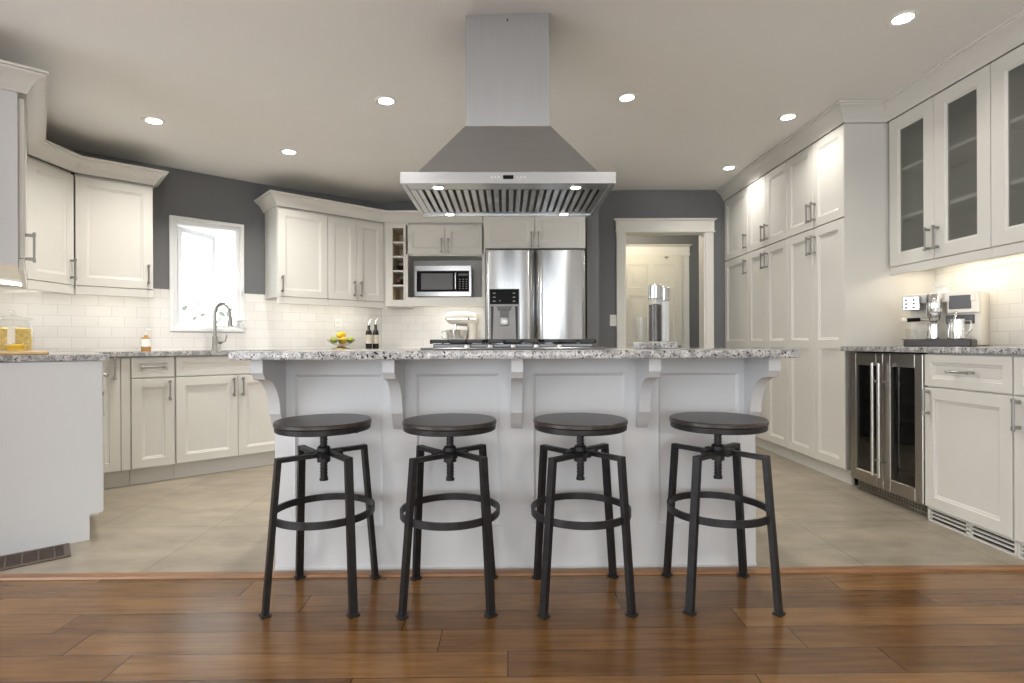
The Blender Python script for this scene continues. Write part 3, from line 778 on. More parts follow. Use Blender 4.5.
# ------------------------------------------------------------------ right base run
RX = 2.225
t = thing('wine_cooler', 'stainless wine cooler with two smoked glass doors under the right counter', 'wine cooler', (RX, 3.445, 0), ROT_R)
w = .608; b = B()
b.box(0, w, .05, .09, .045, .885).box(0, .03, .09, .58, .02, .885).box(w - .03, w, .09, .58, .02, .885).box(.03, w - .03, .09, .58, .02, .06).box(.03, w - .03, .09, .58, .85, .885).box(.03, w - .03, .55, .58, .06, .85)
b2 = B(); frame(b2, .03, w - .03, .06, .85, .02, .06, .09); b2.box(w / 2 - .03, w / 2 + .03, .06, .54, .06, .85)
b = B().box(0, .03, .052, .58, .02, .885).box(w - .03, w, .052, .58, .02, .885).box(.03, w - .03, .052, .58, .02, .075).box(.03, w - .03, .052, .58, .85, .885).box(.03, w - .03, .55, .58, .075, .85).box(w / 2 - .02, w / 2 + .02, .06, .55, .075, .85)
obj('body', b, DARK, t)
for k in range(2):
    x0 = k * w / 2 + .0015; x1 = x0 + w / 2 - .003
    b = B(); fw = .058
    b.box(x0, x0 + fw, 0, .045, .078, .882, .003).box(x1 - fw, x1, 0, .045, .078, .882, .003).box(x0 + fw - .002, x1 - fw + .002, 0, .045, .078, .078 + .072, .003).box(x0 + fw - .002, x1 - fw + .002, 0, .045, .882 - .075, .882, .003)
    d = obj('door', b, STEELW, t)
    obj('glass_pane', B().box(x0 + fw - .006, x1 - fw + .006, .012, .020, .137, .813), COOLGL, d)
    hx = (w / 2 - .028) if k == 0 else (w / 2 + .028)
    hb = B().cyl((hx, -.045, .155), (hx, -.045, .825), .009)
    for z in (.245, .715): hb.cyl((hx, -.045, z), (hx, .002, z), .006)
    obj('handle', hb, simple('satin_bar', (.62, .61, .59), .25, 1), d)
for z in (.20, .30, .40, .50, .60, .70):
    b = B()
    for k in range(2):
        x0 = .034 + k * (w / 2 - .01)
        b.box(x0, x0 + w / 2 - .06, .075, .085, z - .012, z + .012)
        for j in range(5): b.box(x0 + .01 + j * .05, x0 + .016 + j * .05, .085, .53, z - .004, z + .004)
    obj('shelf', b, MGREY, t)
b = B().box(.012, w - .012, .055, .06, 0, .06)
for i in range(26):
    x = .02 + i * .0222
    b.box(x, x + .006, .045, .056, .004, .060)
for z in (.004, .022, .040, .056): b.box(.012, w - .012, .043, .056, z, z + .005)
obj('toe_grille', b, [STEELW], t)
o = thing('wine_bottle', 'wine bottle with a gold cap lying low inside the wine cooler', 'wine bottle', (RX + .10, 3.445 - .43, .212 + .0375), R(-90), None)
obj('glass', B().lathe([(.001, 0), (.013, 0), (.014, .003), (.014, .06), (.017, .10), (.030, .135), (.0365, .165), (.0375, .18), (.0375, .292), (.034, .298), (.002, .298)], M=Matrix.Rotation(R(-90), 4, 'X')), BOTTLE, o)
obj('foil', B().lathe([(.001, -.002), (.0145, -.002), (.0158, .002), (.0158, .045), (.0147, .045)], M=Matrix.Rotation(R(-90), 4, 'X')), BRASS, o)

def right_base(y0, w, label, doors):
    t = thing('base_cabinet', label, 'cabinet', (RX, y0, 0), ROT_R, 'right base cabinets')
    obj('body', B().box(0, w, .0205, .63, .076, .890), PAINT, t)
    b = B().box(0, w, .04, .05, 0, .072); zz = (.012, .03, .048)
    xs = (.006, w * .5 - .006, w * .5 + .006, w - .006)
    b.box(0, w, .018, .04, 0, .008).box(0, w, .018, .04, .064, .075)
    for x0, x1 in ((0, .012), (w / 2 - .012, w / 2 + .012), (w - .012, w)): b.box(x0, x1, .018, .04, .006, .066)
    for z in (.0245, .0445): b.box(.01, w - .01, .018, .034, z, z + .006)
    g = obj('toe_grille', b, PAINT, t)
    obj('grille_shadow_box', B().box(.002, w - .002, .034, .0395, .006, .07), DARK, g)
    door(t, .002, w - .002, .715, .885, 'c', name='drawer', fr=.042)
    door(t, .002, w - .002, .078, .71, 'l', .63)
    return t
right_base(2.829, .498, 'white base cabinet with drawer right beside the wine cooler', 1)
right_base(2.329, .50, 'white base cabinet at the right edge of the photo', 1)
ct = B().box(RX - .012, XR - .003, 1.75, 3.525, ZR - .031, ZR, .004, 2)
tag(obj('countertop', ct, GRANITE), 'speckled granite worktop over the wine cooler on the right', 'countertop')

# ------------------------------------------------------------------ island
IX0, IX1, IY0, IY1, IH = -.976, 1.056, 2.262, 2.96, ZI - .031
t = thing('kitchen_island', 'white panelled kitchen island with carved corbels below its granite top', 'kitchen island', (0, 0, 0), 0)
obj('body', B().box(IX0, IX1, IY0 + .012, IY1, 0, IH), DAYLIT, t)
CX = [-.976, -.475, .018, .548, 1.010]; cw = .046
xs = [IX0] + [c + cw / 2 for c in CX[1:4]] + [IX1]
for k in range(4):
    x0, x1 = xs[k], xs[k + 1]; z0, z1 = 0, IH
    b = B()
    q = lambda i, y: [(x0 + i[0], y, z0 + i[2]), (x1 - i[1], y, z0 + i[2]), (x1 - i[1], y, z1 - i[3]), (x0 + i[0], y, z1 - i[3])]
    f = (.075 if k == 0 else .062, .062, .175, .060)
    def add(d): return tuple(v + d for v in f)
    b.rings([q((0, 0, 0, 0), IY0 + .012), q((0, 0, 0, 0), IY0), q(f, IY0), q(add(.003), IY0 - .002), q(add(.010), IY0 - .002), q(add(.02), IY0 + .007), q(add(.03), IY0 + .008)], cap0=False)
    obj('face_panel', b, DAYLIT, t)
def corbel(x):
    z1 = IH; y = IY0
    prof = [(0, 0), (-.212, 0), (-.212, -.050), (-.196, -.066), (-.190, -.075)]
    for k in range(11):
        a_ = R(90) * k / 10
        prof.append((-.182 + .128 * math.sin(a_) , -.078 - .150 * (1 - math.cos(a_))))
    prof += [(-.046, -.236), (-.036, -.262), (-.022, -.284), (0, -.300)]
    b = B().prism([(x, y + py, z1 + pz - .001) for py, pz in prof], (cw, 0, 0))
    bmesh.ops.recalc_face_normals(b.bm, faces=b.bm.faces)
    # raised side fillet
    return b
for x in CX: obj('corbel', corbel(x), DAYLIT, t)
obj('baseboard', B().box(IX0 - .002, IX1 + .002, IY0 - .004, IY0 + .012, 0, .012), DAYLIT, t)
ct = B().box(-1.020, 1.088, 1.972, 3.0, IH + .0005, ZI, .005, 2)
tag(obj('countertop', ct, GRANITE), 'speckled granite top of the island carrying the gas cooktop', 'countertop')

# cooktop
t = thing('gas_cooktop', 'stainless gas cooktop with black cast iron grates on the island', 'cooktop', (.03, 2.56, ZI), 0)
obj('tray', B().box(-.40, .40, -.265, .265, .0, .010, .004).box(-.352, .352, -.21, .225, .009, .027, .004), simple('dark_steel', (.12, .12, .125), .3, .6), t)
for k in range(3):
    x0 = -.365 + k * .245; x1 = x0 + .24; b = B()
    for yy in (-.215, 0, .205): b.box(x0, x1, yy, yy + .012, .030, .046, .002)
    for xx in (x0, x0 + .075, x0 + .152, x1 - .012): b.box(xx, xx + .012, -.215, .217, .030, .046, .002)
    for xx in (x0, x1 - .012):
        for yy in (-.215, .205): b.box(xx, xx + .012, yy, yy + .012, .0265, .032)
    obj('grate', b, BLACKM, t)
for x, yy in ((-.245, -.11), (-.245, .11), (0, 0), (.245, -.11), (.245, .11)):
    obj('burner', B().lathe([(.002, .0265), (.045, .0265), (.045, .030), (.030, .032), (.030, .038), (.002, .039)], (x, yy, 0), 24), BLACKM, t)
for k in range(5):
    obj('knob', B().lathe([(.002, .0105), (.017, .0105), (.015, .022), (.002, .024)], (-.2 + k * .1, -.238, 0), 20), CHROME, t)

# ------------------------------------------------------------------ range hood
t = thing('range_hood', 'stainless island range hood with pyramid canopy hanging over the cooktop', 'range hood', (.011, 2.56, 0), 0)
hx, y0, y1, zl, zu = .458, -.29, .30, 1.629, 1.679
lp = [(-hx, y0), (hx, y0), (hx, y1), (-hx, y1)]
sgn = lambda v: 1 if v > 0 else -1
lr = lambda i, z: [(x - sgn(x) * i, yy - sgn(yy) * i, z) for x, yy in lp]
obj('lip', B().rings([lr(.001, zl), lr(0, zl + .001), lr(0, zu - .001), lr(.001, zu), lr(.02, zu), lr(.02, zl), lr(.001, zl)], cap0=False, cap1=False), STEELH, t)
cxw, cy0, cy1, zp = .190, -.130, .145, 1.936
b = B()
b.rings([[(-hx + .004, y0 + .004, zu - .002), (hx - .004, y0 + .004, zu - .002), (hx - .004, y1 - .004, zu - .002), (-hx + .004, y1 - .004, zu - .002)],
         [(-hx + .066, y0 + .030, zu + .004), (hx - .066, y0 + .030, zu + .004), (hx - .066, y1 - .030, zu + .004), (-hx + .066, y1 - .030, zu + .004)],
         [(-cxw - .004, cy0 - .004, zp), (cxw + .004, cy0 - .004, zp), (cxw + .004, cy1 + .004, zp), (-cxw - .004, cy1 + .004, zp)]])
obj('canopy', b, STEELH, t, ang=20)
ztop = zc(.011) + .004
obj('chimney', B().box(-cxw, cxw, cy0, cy1, zp, 2.335), STEEL, t)
obj('chimney_extension', B().box(-cxw + .0015, cxw - .0015, cy0 + .0015, cy1 - .0015, 2.336, ztop), STEEL, t)
obj('screw', B().cyl((.0, cy0 + .003, 2.42), (.0, cy0 - .002, 2.42), .004), DGREY, t)
# underside with baffle slots
us = obj('underside', B().box(-hx + .018, hx - .018, y0 + .018, y0 + .105, zl + .004, zl + .02).box(-hx + .018, hx - .018, y1 - .075, y1 - .018, zl + .004, zl + .02).box(-hx + .018, -hx + .05, y0 + .1, y1 - .07, zl + .004, zl + .02).box(hx - .05, hx - .018, y0 + .1, y1 - .07, zl + .004, zl + .02), STEELH, t)
nb = 24; x0 = -hx + .05; dxb = (2 * hx - .10) / nb; b = B()
for i in range(nb):
    xa = x0 + i * dxb
    b.prism([(xa + .002, y0 + .1, zl + .018), (xa + .004, y0 + .1, zl + .004), (xa + dxb - .010, y0 + .1, zl + .004), (xa + dxb - .008, y0 + .1, zl + .018)], (0, y1 - y0 - .172, 0))
obj('baffle_filter', b, STEEL, t)
obj('filter_cavity', B().box(-hx + .05, hx - .05, y0 + .1, y1 - .07, zl + .019, zl + .024), DARK, t)
for x, yy in ((-.305, y0 + .062), (.295, y0 + .062), (-.305, y1 - .046), (.295, y1 - .046)):
    o = obj('hood_lamp', B().lathe([(.002, -.001), (.021, -.001), (.021, .004)], (0, 0, 0), 24, m=0).lathe([(.0212, .002), (.0212, -.003), (.029, -.002), (.029, .003)], (0, 0, 0), 24, m=1), [LENS, CHROME], t, (x, yy, zl + .002))
    lamp('hood_light', 'SPOT', HOOD_W * 6, WARM, o, (0, 0, -.01), spot_size=R(120), spot_blend=.6, shadow_soft_size=.025)
cp = obj('control_display', B().box(-.022, .022, y0 - .0015, y0 + .002, zl + .019, zl + .035), BLACKG, t)
for x in (-.07, -.055, -.04, .04, .055, .07): obj('button', B().cyl((x, y0 - .003, zl + .027), (x, y0 + .002, zl + .027), .0042, seg=14), CHROME, t)

# ------------------------------------------------------------------ recessed lamps
CANS = [((1.935, 2.581), 'bright recessed ceiling lamp nearest the glass cabinets'), ((1.973, 3.715), 'recessed ceiling lamp in front of the pantry end nearest the glass cabinets'),
        ((2.011, 4.797), 'recessed ceiling lamp nearest the hall doorway'), ((.765, 3.356), 'recessed ceiling lamp just right of the hood chimney'),
        ((-.721, 3.241), 'recessed ceiling lamp just left of the hood chimney'), ((-1.613, 4.001), 'recessed ceiling lamp in front of the sink window'),
        ((-2.211, 3.390), 'recessed ceiling lamp above the left corner cabinets'),
        ((-.75, .55), 'added unseen ceiling lamp over the hardwood floor on the window side'), ((.75, .55), 'added unseen ceiling lamp over the hardwood floor on the pantry side'),  # last four lamps are out of view, added to brighten floor and ceiling
        ((-.75, -1.6), 'added unseen ceiling lamp over the dining area on the window side'), ((.75, -1.6), 'added unseen ceiling lamp over the dining area on the pantry side')]
slope = math.atan(.16 / 3.4)
proto = None
for (x, yy), lab in CANS:
    if proto is None:
        proto = thing('recessed_light', lab, 'ceiling lamp', (0, 0, 0), 0, 'recessed ceiling lamps')
        obj('trim_ring', B().lathe([(.044, .004), (.044, -.002), (.062, -.005), (.068, -.001), (.068, .004)], seg=32), WHITEP, proto)
        obj('lens', B().lathe([(.002, -.001), (.0438, -.001), (.0438, .003)], seg=32), LENS, proto)
        lamp('can_light', 'AREA', CAN_W, WARM, proto, (0, 0, -.008), shape='DISK', size=.085, spread=R(140))
        o = proto
    else:
        o = copy_tree(proto); o['label'] = lab
    for ch in o.children:
        if ch.type == 'LIGHT': ch.data = ch.data.copy(); ch.data.energy = CAN_W * (.18 if x > 1.5 else .50 if x < -1.5 else .62 if yy > 2 else .36)
    o.location = (x, yy, zc(x)); o.rotation_euler = (0, -slope if x < 1.2 else 0, 0)
# hall lamp
o = thing('hall_lamp', 'round flush lamp on the hall ceiling', 'ceiling lamp', (1.6, 6.2, 2.495), 0)
obj('shade', B().lathe([(.002, -.07), (.09, -.06), (.13, -.02), (.13, 0)], seg=32), emit('hall_shade', (1, .86, .6), 3), o)
lamp('hall_light', 'POINT', 15, (1, .88, .66), o, (0, 0, -.14), shadow_soft_size=.1)

# ------------------------------------------------------------------ bar stools
def make_stool(label):
    t = thing('bar_stool', label, 'bar stool', (0, 0, 0), 0, 'bar stools along the island')
    obj('seat', B().lathe([(.002, .648), (.172, .648), (.176, .652), (.176, .662), (.172, .666), (.002, .666)], seg=56), SEATW, t)
    obj('seat_rim', B().lathe([(.002, .628), (.168, .628), (.172, .631), (.173, .6475), (.002, .6478)], seg=56), BLACKM, t)
    b = B().lathe([(.002, .622), (.055, .622), (.055, .628), (.002, .628)], seg=28).cyl((0, 0, .442), (0, 0, .623), .0125).cyl((0, 0, .436), (0, 0, .446), .016)
    th = [(.0135 * math.cos(k * .7), .0135 * math.sin(k * .7), .450 + k * .0014) for k in range(110)]
    b.tube(th, .0022, 5)
    obj('screw_shaft', b, BLACKM, t)
    obj('hub', B().lathe([(.013, .507), (.024, .507), (.024, .560), (.019, .566), (.013, .566)], seg=28), BLACKM, t)
    for k in range(4):
        M = Matrix.Rotation(R(45 + 90 * k), 4, 'Z')
        b = B(); off = .022        # arms pass beside the hub like a pinwheel
        b.box(-.062, .168, off - .0135, off + .0135, .530, .546, .002, M=M)
        # splayed flat leg
        top, bot = Vector((.172, off, .546)), Vector((.217, off - .004, .006))
        hw_, ht = .0135, .009
        rs = []
        for p in (top, bot):
            rs.append([(p.x - ht, p.y - hw_, p.z), (p.x + ht, p.y - hw_, p.z), (p.x + ht, p.y + hw_, p.z), (p.x - ht, p.y + hw_, p.z)])
        b.rings(rs, M=M)
        lg = obj('leg', b, BLACKM, t)
        obj('foot_pad', B().box(.217 - .016, .217 + .016, off - .004 - .019, off - .004 + .019, 0, .008, .002, M=M), BLACKM, lg)
    n = 64
    b = B(); rs = []
    for i in range(n + 1):
        a_ = 2 * PI * i / n; c_, s_ = math.cos(a_), math.sin(a_)
        rs.append([(r * c_, r * s_, z) for r, z in ((.178, .310), (.187, .310), (.187, .336), (.178, .336))])
    b.rings(rs, cap0=False, cap1=False)
    obj('footring', b, BLACKM, t)
    b = B().tube([(.02, .0, .616), (.10, .02, .616), (.125, .024, .616)], .005)
    obj('lock_lever', b, BLACKM, t)
    return t
LABS = ['dark backless bar stool with black legs nearest the window side', 'dark backless bar stool second from the window end of the island',
        'dark backless bar stool second from the pantry end of the island', 'dark backless bar stool with black legs nearest the pantry side']
s0 = make_stool(LABS[0])
for k, (x, yy, rz) in enumerate(((-.693, 2.032, R(-5)), (-.214, 2.018, R(176)), (.277, 2.014, R(86)), (.799, 2.018, R(-7)))):
    o = s0 if k == 0 else copy_tree(s0)
    o['label'] = LABS[k]; o.location = (x, yy, 0); o.rotation_euler = (0, 0, rz)

# ------------------------------------------------------------------ floor register
b = B(); L_, w_ = .33, .205
frame(b, 0, L_, 0, w_, .022, 0, .006, .002)
for i in range(1, 6): b.box(i * L_ / 6 - .003, i * L_ / 6 + .003, 0.001, .005, .02, w_ - .02)
for i in range(1, 12): b.box(.02, L_ - .02, 0.002, .004, i * w_ / 12 - .003, i * w_ / 12 + .003)
p = P(.112, 3.112)
M = Matrix.Rotation(R(90), 4, 'X')
t = thing('floor_register', 'bronze slotted floor register beside the white end panel', 'floor vent', (P(.112 - L_, 3.118).x, P(.112 - L_, 3.118).y, .0005), TH)
o = obj('grille', b, BRONZE, t)
o.data.transform(Matrix.Rotation(R(90), 4, 'X')); o.data.transform(Matrix.Diagonal((1, -1, 1, 1))); o.data.flip_normals()
obj('duct_cavity', B().box(.01, L_ - .01, .01, w_ - .01, 0, .0015), DARK, t)

# ------------------------------------------------------------------ sink faucet, soap
p = P(1.085, BWALL - .11)
t = thing('kitchen_faucet', 'brushed nickel gooseneck faucet standing below the sink window', 'faucet', (p.x, p.y, ZL), ROT_B)
obj('base', B().lathe([(.002, 0), (.027, 0), (.027, .006), (.023, .012), (.021, .10), (.019, .115), (.002, .12)]), NICKEL, t)
pts = [(0, 0, .11), (0, 0, .28)]
for k in range(1, 13):
    a_ = PI * k / 12; pts.append((.062 - .062 * math.cos(a_), -.0, .28 + .10 * math.sin(a_)))
sp = obj('spout', B().tube([(x * .75, -x * .66, z) for x, y_, z in pts], .0125, 14), NICKEL, t)
obj('spray_head', B().lathe([(.002, -.09), (.019, -.09), (.020, -.07), (.0145, 0), (.002, .005)], (.124 * .75, -.124 * .66, .285)), NICKEL, t)
obj('lever', B().cyl((.018, 0, .065), (.05, -.004, .067), .013).tube([(.05, -.004, .067), (.075, -.006, .075), (.085, -.007, .125)], .006), NICKEL, t)
p = P(.612, BWALL - .15)
t = thing('soap_bottle', 'small pump soap bottle with a pale label left of the faucet', 'soap bottle', (p.x, p.y, ZL), ROT_B)
obj('bottle', B().lathe([(.002, 0), (.029, 0), (.031, .004), (.031, .085), (.027, .100), (.012, .108), (.012, .118), (.002, .118)]), AMBER, t)
obj('label', B().lathe([(.0314, .034), (.0316, .034), (.0316, .092), (.0314, .092)]), WHITEP, t)
obj('pump', B().cyl((0, 0, .117), (0, 0, .130), .011).cyl((0, 0, .13), (0, 0, .157), .004).box(-.009, .032, -.007, .007, .155, .166, .003), WHITEP, t)

# ------------------------------------------------------------------ fruit bowl
p = P(2.075, BWALL - .29)
t = thing('fruit_bowl', 'wide glass bowl on a brass foot holding citrus fruit', 'bowl', (p.x, p.y, ZL), ROT_B)
obj('bowl', B().lathe([(.002, .030), (.045, .031), (.09, .050), (.122, .078), (.128, .086), (.124, .086), (.118, .079), (.087, .054), (.044, .036), (.002, .035)], seg=40), GLASS, t)
obj('foot', B().lathe([(.002, 0), (.085, 0), (.085, .008), (.06, .012), (.04, .018), (.036, .030), (.002, .031)], seg=36), BRASS, t)
obj('rim', B().lathe([(.1275, .084), (.131, .086), (.1275, .089), (.1235, .087)], seg=40), BRASS, t)
def fruit(kind, label, dx, dy, dz, rz, ry):
    l = kind == 'lemon'
    r, k = (.0335, 1.22) if l else (.0305, 1.08)
    prof = []
    for i in range(15):
        a_ = PI * i / 14; rr = r * math.sin(a_) ** .9; z = -r * k * math.cos(a_)
        if l and i in (0, 1, 13, 14): z *= 1.07
        prof.append((max(rr, .001), z))
    q = p + U * dx + W * dy
    o = obj(kind, B().lathe(prof, seg=24), LEMON if l else LIME, None, (q.x, q.y, ZL + dz), (ry, R(20), rz))
    return tag(o, label, kind, 'citrus in the fruit bowl')
fruit('lemon', 'yellow lemon at the front of the fruit bowl', .0, -.052, .078, R(30), R(90))
fruit('lemon', 'yellow lemon low at the back right of the fruit bowl', .036, .050, .080, R(70), R(80))
fruit('lemon', 'yellow lemon lying on top of the other citrus in the bowl', .002, .002, .130, R(110), R(85))
fruit('lime', 'pale green lime on the left side of the fruit bowl', -.072, -.004, .082, R(30), R(80))
fruit('lime', 'dark green lime on the right rim of the fruit bowl', .078, -.030, .084, R(160), R(80))
fruit('lime', 'green lime behind the others in the fruit bowl', -.036, .064, .084, R(10), R(70))

# oil bottles
def oil(a_, b_, h, lab):
    p = P(a_, b_)
    t = thing('oil_bottle', lab, 'bottle', (p.x, p.y, ZL), ROT_B, 'oil bottles on the corner counter')
    obj('bottle', B().lathe([(.002, 0), (.029, 0), (.031, .004), (.031, .150), (.026, .172), (.0135, .186), (.0125, h - .03), (.015, h - .028), (.015, h - .018), (.002, h - .018)], seg=28), BOTTLE, t)
    obj('label', B().lathe([(.0312, .05), (.0316, .05), (.0316, .135), (.0312, .135)], seg=28), PAPER, t)
    obj('pourer', B().cyl((0, 0, h - .02), (0, 0, h + .005), .008).tube([(0, 0, h + .004), (.006, -.004, h + .022), (.018, -.010, h + .038)], .0035, 8), CHROME, t)
oil(2.412, BWALL - .165, .245, 'dark oil bottle on the left of the pair by the corner'); oil(2.487, BWALL - .16, .255, 'dark oil bottle on the right of the pair by the corner')

# outlets
def outlet(name, label, loc, rot, switch=False):
    t = thing(name, label, 'outlet', loc, rot)
    obj('plate', B().box(-.035, .035, -.006, 0, -.058, .058, .003), WHITEP, t)
    for z in (-.022, .022):
        r = obj('receptacle', B().box(-.016, .016, -.0075, -.005, z - .015, z + .015, .003), WHITEP, t)
        obj('slots', B().box(-.007, -.005, -.0079, -.007, z - .004, z + .006).box(.005, .007, -.0079, -.007, z - .004, z + .006), DARK, r)
p = P(2.168, BWALL - T)
outlet('wall_outlet', 'white outlet plate on the tile above the fruit bowl', (p.x, p.y, 1.135), ROT_B)
outlet('wall_outlet', 'white outlet plate on the grey wall left of the hall doorway', (1.097, YB, 1.182), 0)

# ------------------------------------------------------------------ stand mixer
t = thing('stand_mixer', 'silver and white stand mixer with a steel bowl beside the refrigerator', 'stand mixer', (-.42, YB - .28, ZL), 0)
b = B()
def oval(cx, rx, ry, z, n=28): return [(cx + rx * math.cos(2 * PI * i / n), ry * math.sin(2 * PI * i / n), z) for i in range(n)]
b.rings([oval(-.0, .165, .105, 0), oval(0, .165, .105, .018), oval(.0, .15, .095, .030)])
obj('base', b, CREAM, t)
obj('column', B().rings([oval(.095, .055, .06, .028), oval(.09, .045, .05, .10), oval(.09, .046, .048, .19), oval(.085, .06, .055, .24)]), CREAM, t)
rs = []
for k, (x, r, z) in enumerate(((-.165, .012, .335), (-.16, .035, .330), (-.14, .052, .325), (-.08, .064, .322), (.0, .070, .318), (.08, .068, .312), (.13, .055, .305), (.15, .03, .300), (.153, .008, .298))):
    rs.append([(x, r * .95 * math.cos(2 * PI * i / 24), z - .03 + r * math.sin(2 * PI * i / 24)) for i in range(24)])
hd = obj('head', B().rings(rs), CREAM, t)
obj('trim_band', B().box(-.15, .13, -.0685, -.062, .280, .290, .002), CHROME, t)
obj('hub_cap', B().cyl((-.172, 0, .302), (-.155, 0, .302), .022), CHROME, t)
obj('beater_shaft', B().cyl((-.075, 0, .235), (-.075, 0, .15), .011).cyl((-.075, 0, .255), (-.075, 0, .232), .03).box(-.100, -.05, -.006, .006, .09, .16, .004), CHROME, t)
bw = obj('bowl', B().lathe([(.002, .034), (.055, .034), (.055, .040), (.085, .062), (.105, .10), (.110, .150), (.112, .178), (.114, .180), (.110, .180), (.107, .150), (.102, .102), (.083, .066), (.05, .046), (.002, .046)], (-.06, 0, 0), 40), CHROME, t)
obj('handle', B().tube([(-.165, -.02, .165), (-.20, -.03, .165), (-.205, -.03, .10), (-.16, -.02, .09)], .006), CHROME, bw)
obj('speed_knob', B().cyl((.06, -.066, .285), (.06, -.078, .285), .009), BLACKG, t)

# ------------------------------------------------------------------ jars at left
q = P(-.145, 3.66)
tag(obj('cutting_board', B().box(-.19, .19, -.19, .21, 0, .017, .004), BOARD, None, (q.x, q.y, ZL), TH), 'light wooden cutting board on the left counter under the jars', 'cutting board')
q = P(-.095, 3.70); zb = ZL + .017
t = thing('glass_canister', 'large lidded glass canister of yellow pasta on the cutting board', 'canister', (q.x, q.y, zb), TH)
obj('jar', B().lathe([(.002, 0), (.077, 0), (.082, .006), (.082, .115), (.076, .138), (.074, .150), (.072, .158), (.070, .158), (.072, .148), (.073, .135), (.0785, .113), (.0785, .008), (.073, .004), (.002, .004)], seg=40), GLASS, t)
obj('contents', B().lathe([(.002, .0045), (.073, .0045), (.078, .009), (.078, .110), (.06, .118), (.002, .122)], seg=40), PASTA, t)
obj('label', B().rings([[(.0823 * math.cos(a), .0823 * math.sin(a), z) for a in [R(d_) for d_ in range(-100, -79, 4)]] for z in (.03, .125)], closed=False, cap0=False, cap1=False), WHITEP, t)
obj('lid', B().lathe([(.002, .1585), (.080, .1585), (.082, .163), (.07, .172), (.02, .182), (.010, .186), (.002, .187)], seg=40).lathe([(.002, .186), (.010, .187), (.016, .198), (.010, .208), (.002, .210)], seg=24), GLASS, t)
q = P(-.075, 3.545)
t = thing('glass_dish', 'small glass dish of lemon slices in front of the canister', 'dish', (q.x, q.y, zb), TH)
obj('dish', B().lathe([(.002, 0), (.034, 0), (.040, .005), (.043, .038), (.046, .041), (.041, .041), (.037, .007), (.002, .004)], seg=32), GLASS, t)
o = tag(obj('lemon_slices', B().lathe([(.002, .0045), (.035, .0045), (.039, .030), (.025, .034), (.002, .035)], seg=28), LEMON, None, (q.x, q.y, zb)), 'cut lemon filling the small glass dish', 'lemon')

# ------------------------------------------------------------------ mills on the island
tag(obj('granite_block', B().box(-.086, .083, -.07, .09, 0, .030, .003), GRANITE, None, (.706, 2.52, ZI)), 'small speckled granite slab under the salt and pepper mills', 'slab')
zb = ZI + .030
def mill(x, yy, r, h, fill, lab, cat, lvl):
    t = thing(cat.replace(' ', '_'), lab, cat, (x, yy, zb), 0)
    hc = h - .062
    obj('tube', B().lathe([(.002, 0), (r, 0), (r, hc), (r - .0025, hc), (r - .0025, .004), (.002, .004)], seg=32), GLASS, t)
    obj('contents', B().lathe([(.002, .0045), (r - .003, .0045), (r - .003, lvl), (.002, lvl + .004)], seg=32), fill, t)
    obj('cap', B().lathe([(.002, hc + .0005), (r + .001, hc + .0005), (r + .001, hc + .004), (r, hc + .005), (r, h - .004), (r - .004, h), (.002, h + .001)], seg=36), STEEL, t)
    obj('knob', B().lathe([(.002, h), (.006, h), (.006, h + .006), (.002, h + .007)], seg=16), CHROME, t)
mill(.6945, 2.49, .032, .266, PEPPER, 'tall clear pepper mill with black peppercorns and a steel cap', 'pepper mill', .175)
mill(.752, 2.555, .030, .262, SALT, 'tall clear salt mill full of white salt with a steel cap', 'salt mill', .195)
t = thing('drinking_glass', 'clear tumbler standing behind the pepper mill', 'glass', (.645, 2.565, zb), 0)
obj('glass', B().lathe([(.002, 0), (.024, 0), (.026, .004), (.031, .120), (.0295, .120), (.0245, .008), (.002, .007)], seg=32), GLASS, t)

# ------------------------------------------------------------------ espresso machine
t = thing('espresso_machine', 'cream and steel espresso machine on the right counter by the pantry', 'coffee machine', (2.545, 3.11, ZR), R(-52))
mw = .165     # half width
obj('body', B().box(-mw + .01, mw + .012, .03, .25, .006, .315, .008, 2).box(-mw + .01, mw, -.015, .03, .255, .315, .006).box(.03, mw + .012, -.01, .04, .19, .315, .006), CREAM, t)
obj('drip_tray', B().box(-mw + .012, mw - .005, -.11, .04, 0, .040, .005).box(-mw, mw - .015, -.10, .03, .039, .043), simple('dark_tray', (.035, .028, .026), .35, .2), t)
cp = obj('control_panel', B().box(-mw - .008, -mw + .080, -.055, .03, .215, .300, .004), STEELH, t)
b = B()
for x in (-mw + .012, -mw + .050):
    for z in (.232, .255, .278): b.cyl((x, -.054, z), (x, -.059, z), .0055, seg=14)
obj('button', b, DGREY, cp)
obj('group_head', B().lathe([(.002, .195), (.036, .195), (.038, .200), (.038, .298), (.033, .306), (.002, .306)], (-.02, -.045, 0), 32), CHROME, t)
obj('group_collar', B().lathe([(.002, .168), (.030, .168), (.032, .172), (.032, .194), (.002, .194)], (-.02, -.045, 0), 32), NICKEL, t)
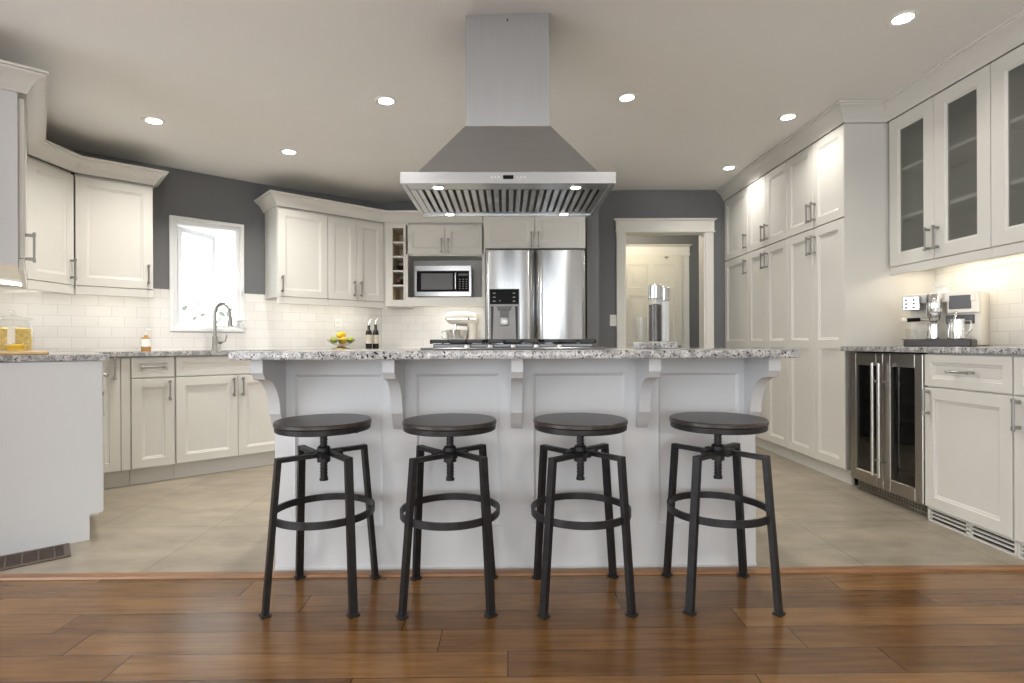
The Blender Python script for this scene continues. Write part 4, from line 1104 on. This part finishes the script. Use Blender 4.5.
pf = obj('portafilter', B().lathe([(.002, .140), (.012, .140), (.026, .150), (.031, .168), (.002, .168)], (-.02, -.045, 0), 28).tube([(-.045, -.065, .16), (-.085, -.095, .158)], .009), CHROME, t)
obj('handle', B().tube([(-.078, -.09, .158), (-.135, -.135, .155)], .012, m=0).ball((-.140, -.139, .155), .016, m=1), [BLACKG, CREAM], pf)
obj('screen_panel', B().box(.042, .142, -.016, -.008, .215, .295, .003), DGREY, t)
obj('lower_panel', B().box(.02, .15, .018, .03, .130, .182, .003), DGREY, t)
obj('steam_wand', B().tube([(.075, -.02, .20), (.078, -.045, .175), (.070, -.062, .11)], .006), CHROME, t)
obj('bean_hopper', B().lathe([(.002, .316), (.040, .316), (.034, .322), (.034, .348), (.042, .352), (.042, .362), (.002, .364)], (-.01, .06, 0), 28), WHITEP, t)
mt = t.matrix_basis
def on_tray(x, y_): 
    v = Matrix.Rotation(R(-52), 3, 'Z') @ Vector((x, y_, 0)); return (2.545 + v.x, 3.11 + v.y, ZR + .0432)
def pitcher(x, y_, r, h, lab, hand):
    t = thing('steel_pitcher', lab, 'pitcher', on_tray(x, y_), R(-52), 'steel cups on the espresso machine')
    obj('cup', B().lathe([(.002, 0), (r, 0), (r * 1.03, .006), (r * .86, h * .7), (r * .92, h), (r * .87, h), (r * .82, h * .7), (r * .95, .006), (.002, .003)], seg=32), CHROME, t)
    if hand: obj('handle', B().tube([(r * .8, 0, h * .88), (r * 1.5, -.004, h * .9), (r * 1.6, -.004, h * .5), (r * 1.0, 0, h * .2)], .005), CHROME, t)
pitcher(.085, -.055, .042, .112, 'steel milk pitcher with a handle on the right of the drip tray', True)
pitcher(-.025, -.045, .033, .088, 'plain steel cup under the group head of the espresso machine', False)
for x, lab in ((-.128, 'clear espresso glass at the left end of the drip tray'), (-.078, 'clear espresso glass second from the left end of the drip tray')):
    t = thing('espresso_glass', lab, 'glass', on_tray(x, -.07), 0, 'espresso glasses')
    obj('glass', B().lathe([(.002, 0), (.018, 0), (.020, .004), (.025, .062), (.0238, .062), (.0185, .008), (.002, .006)], seg=28), GLASS, t)
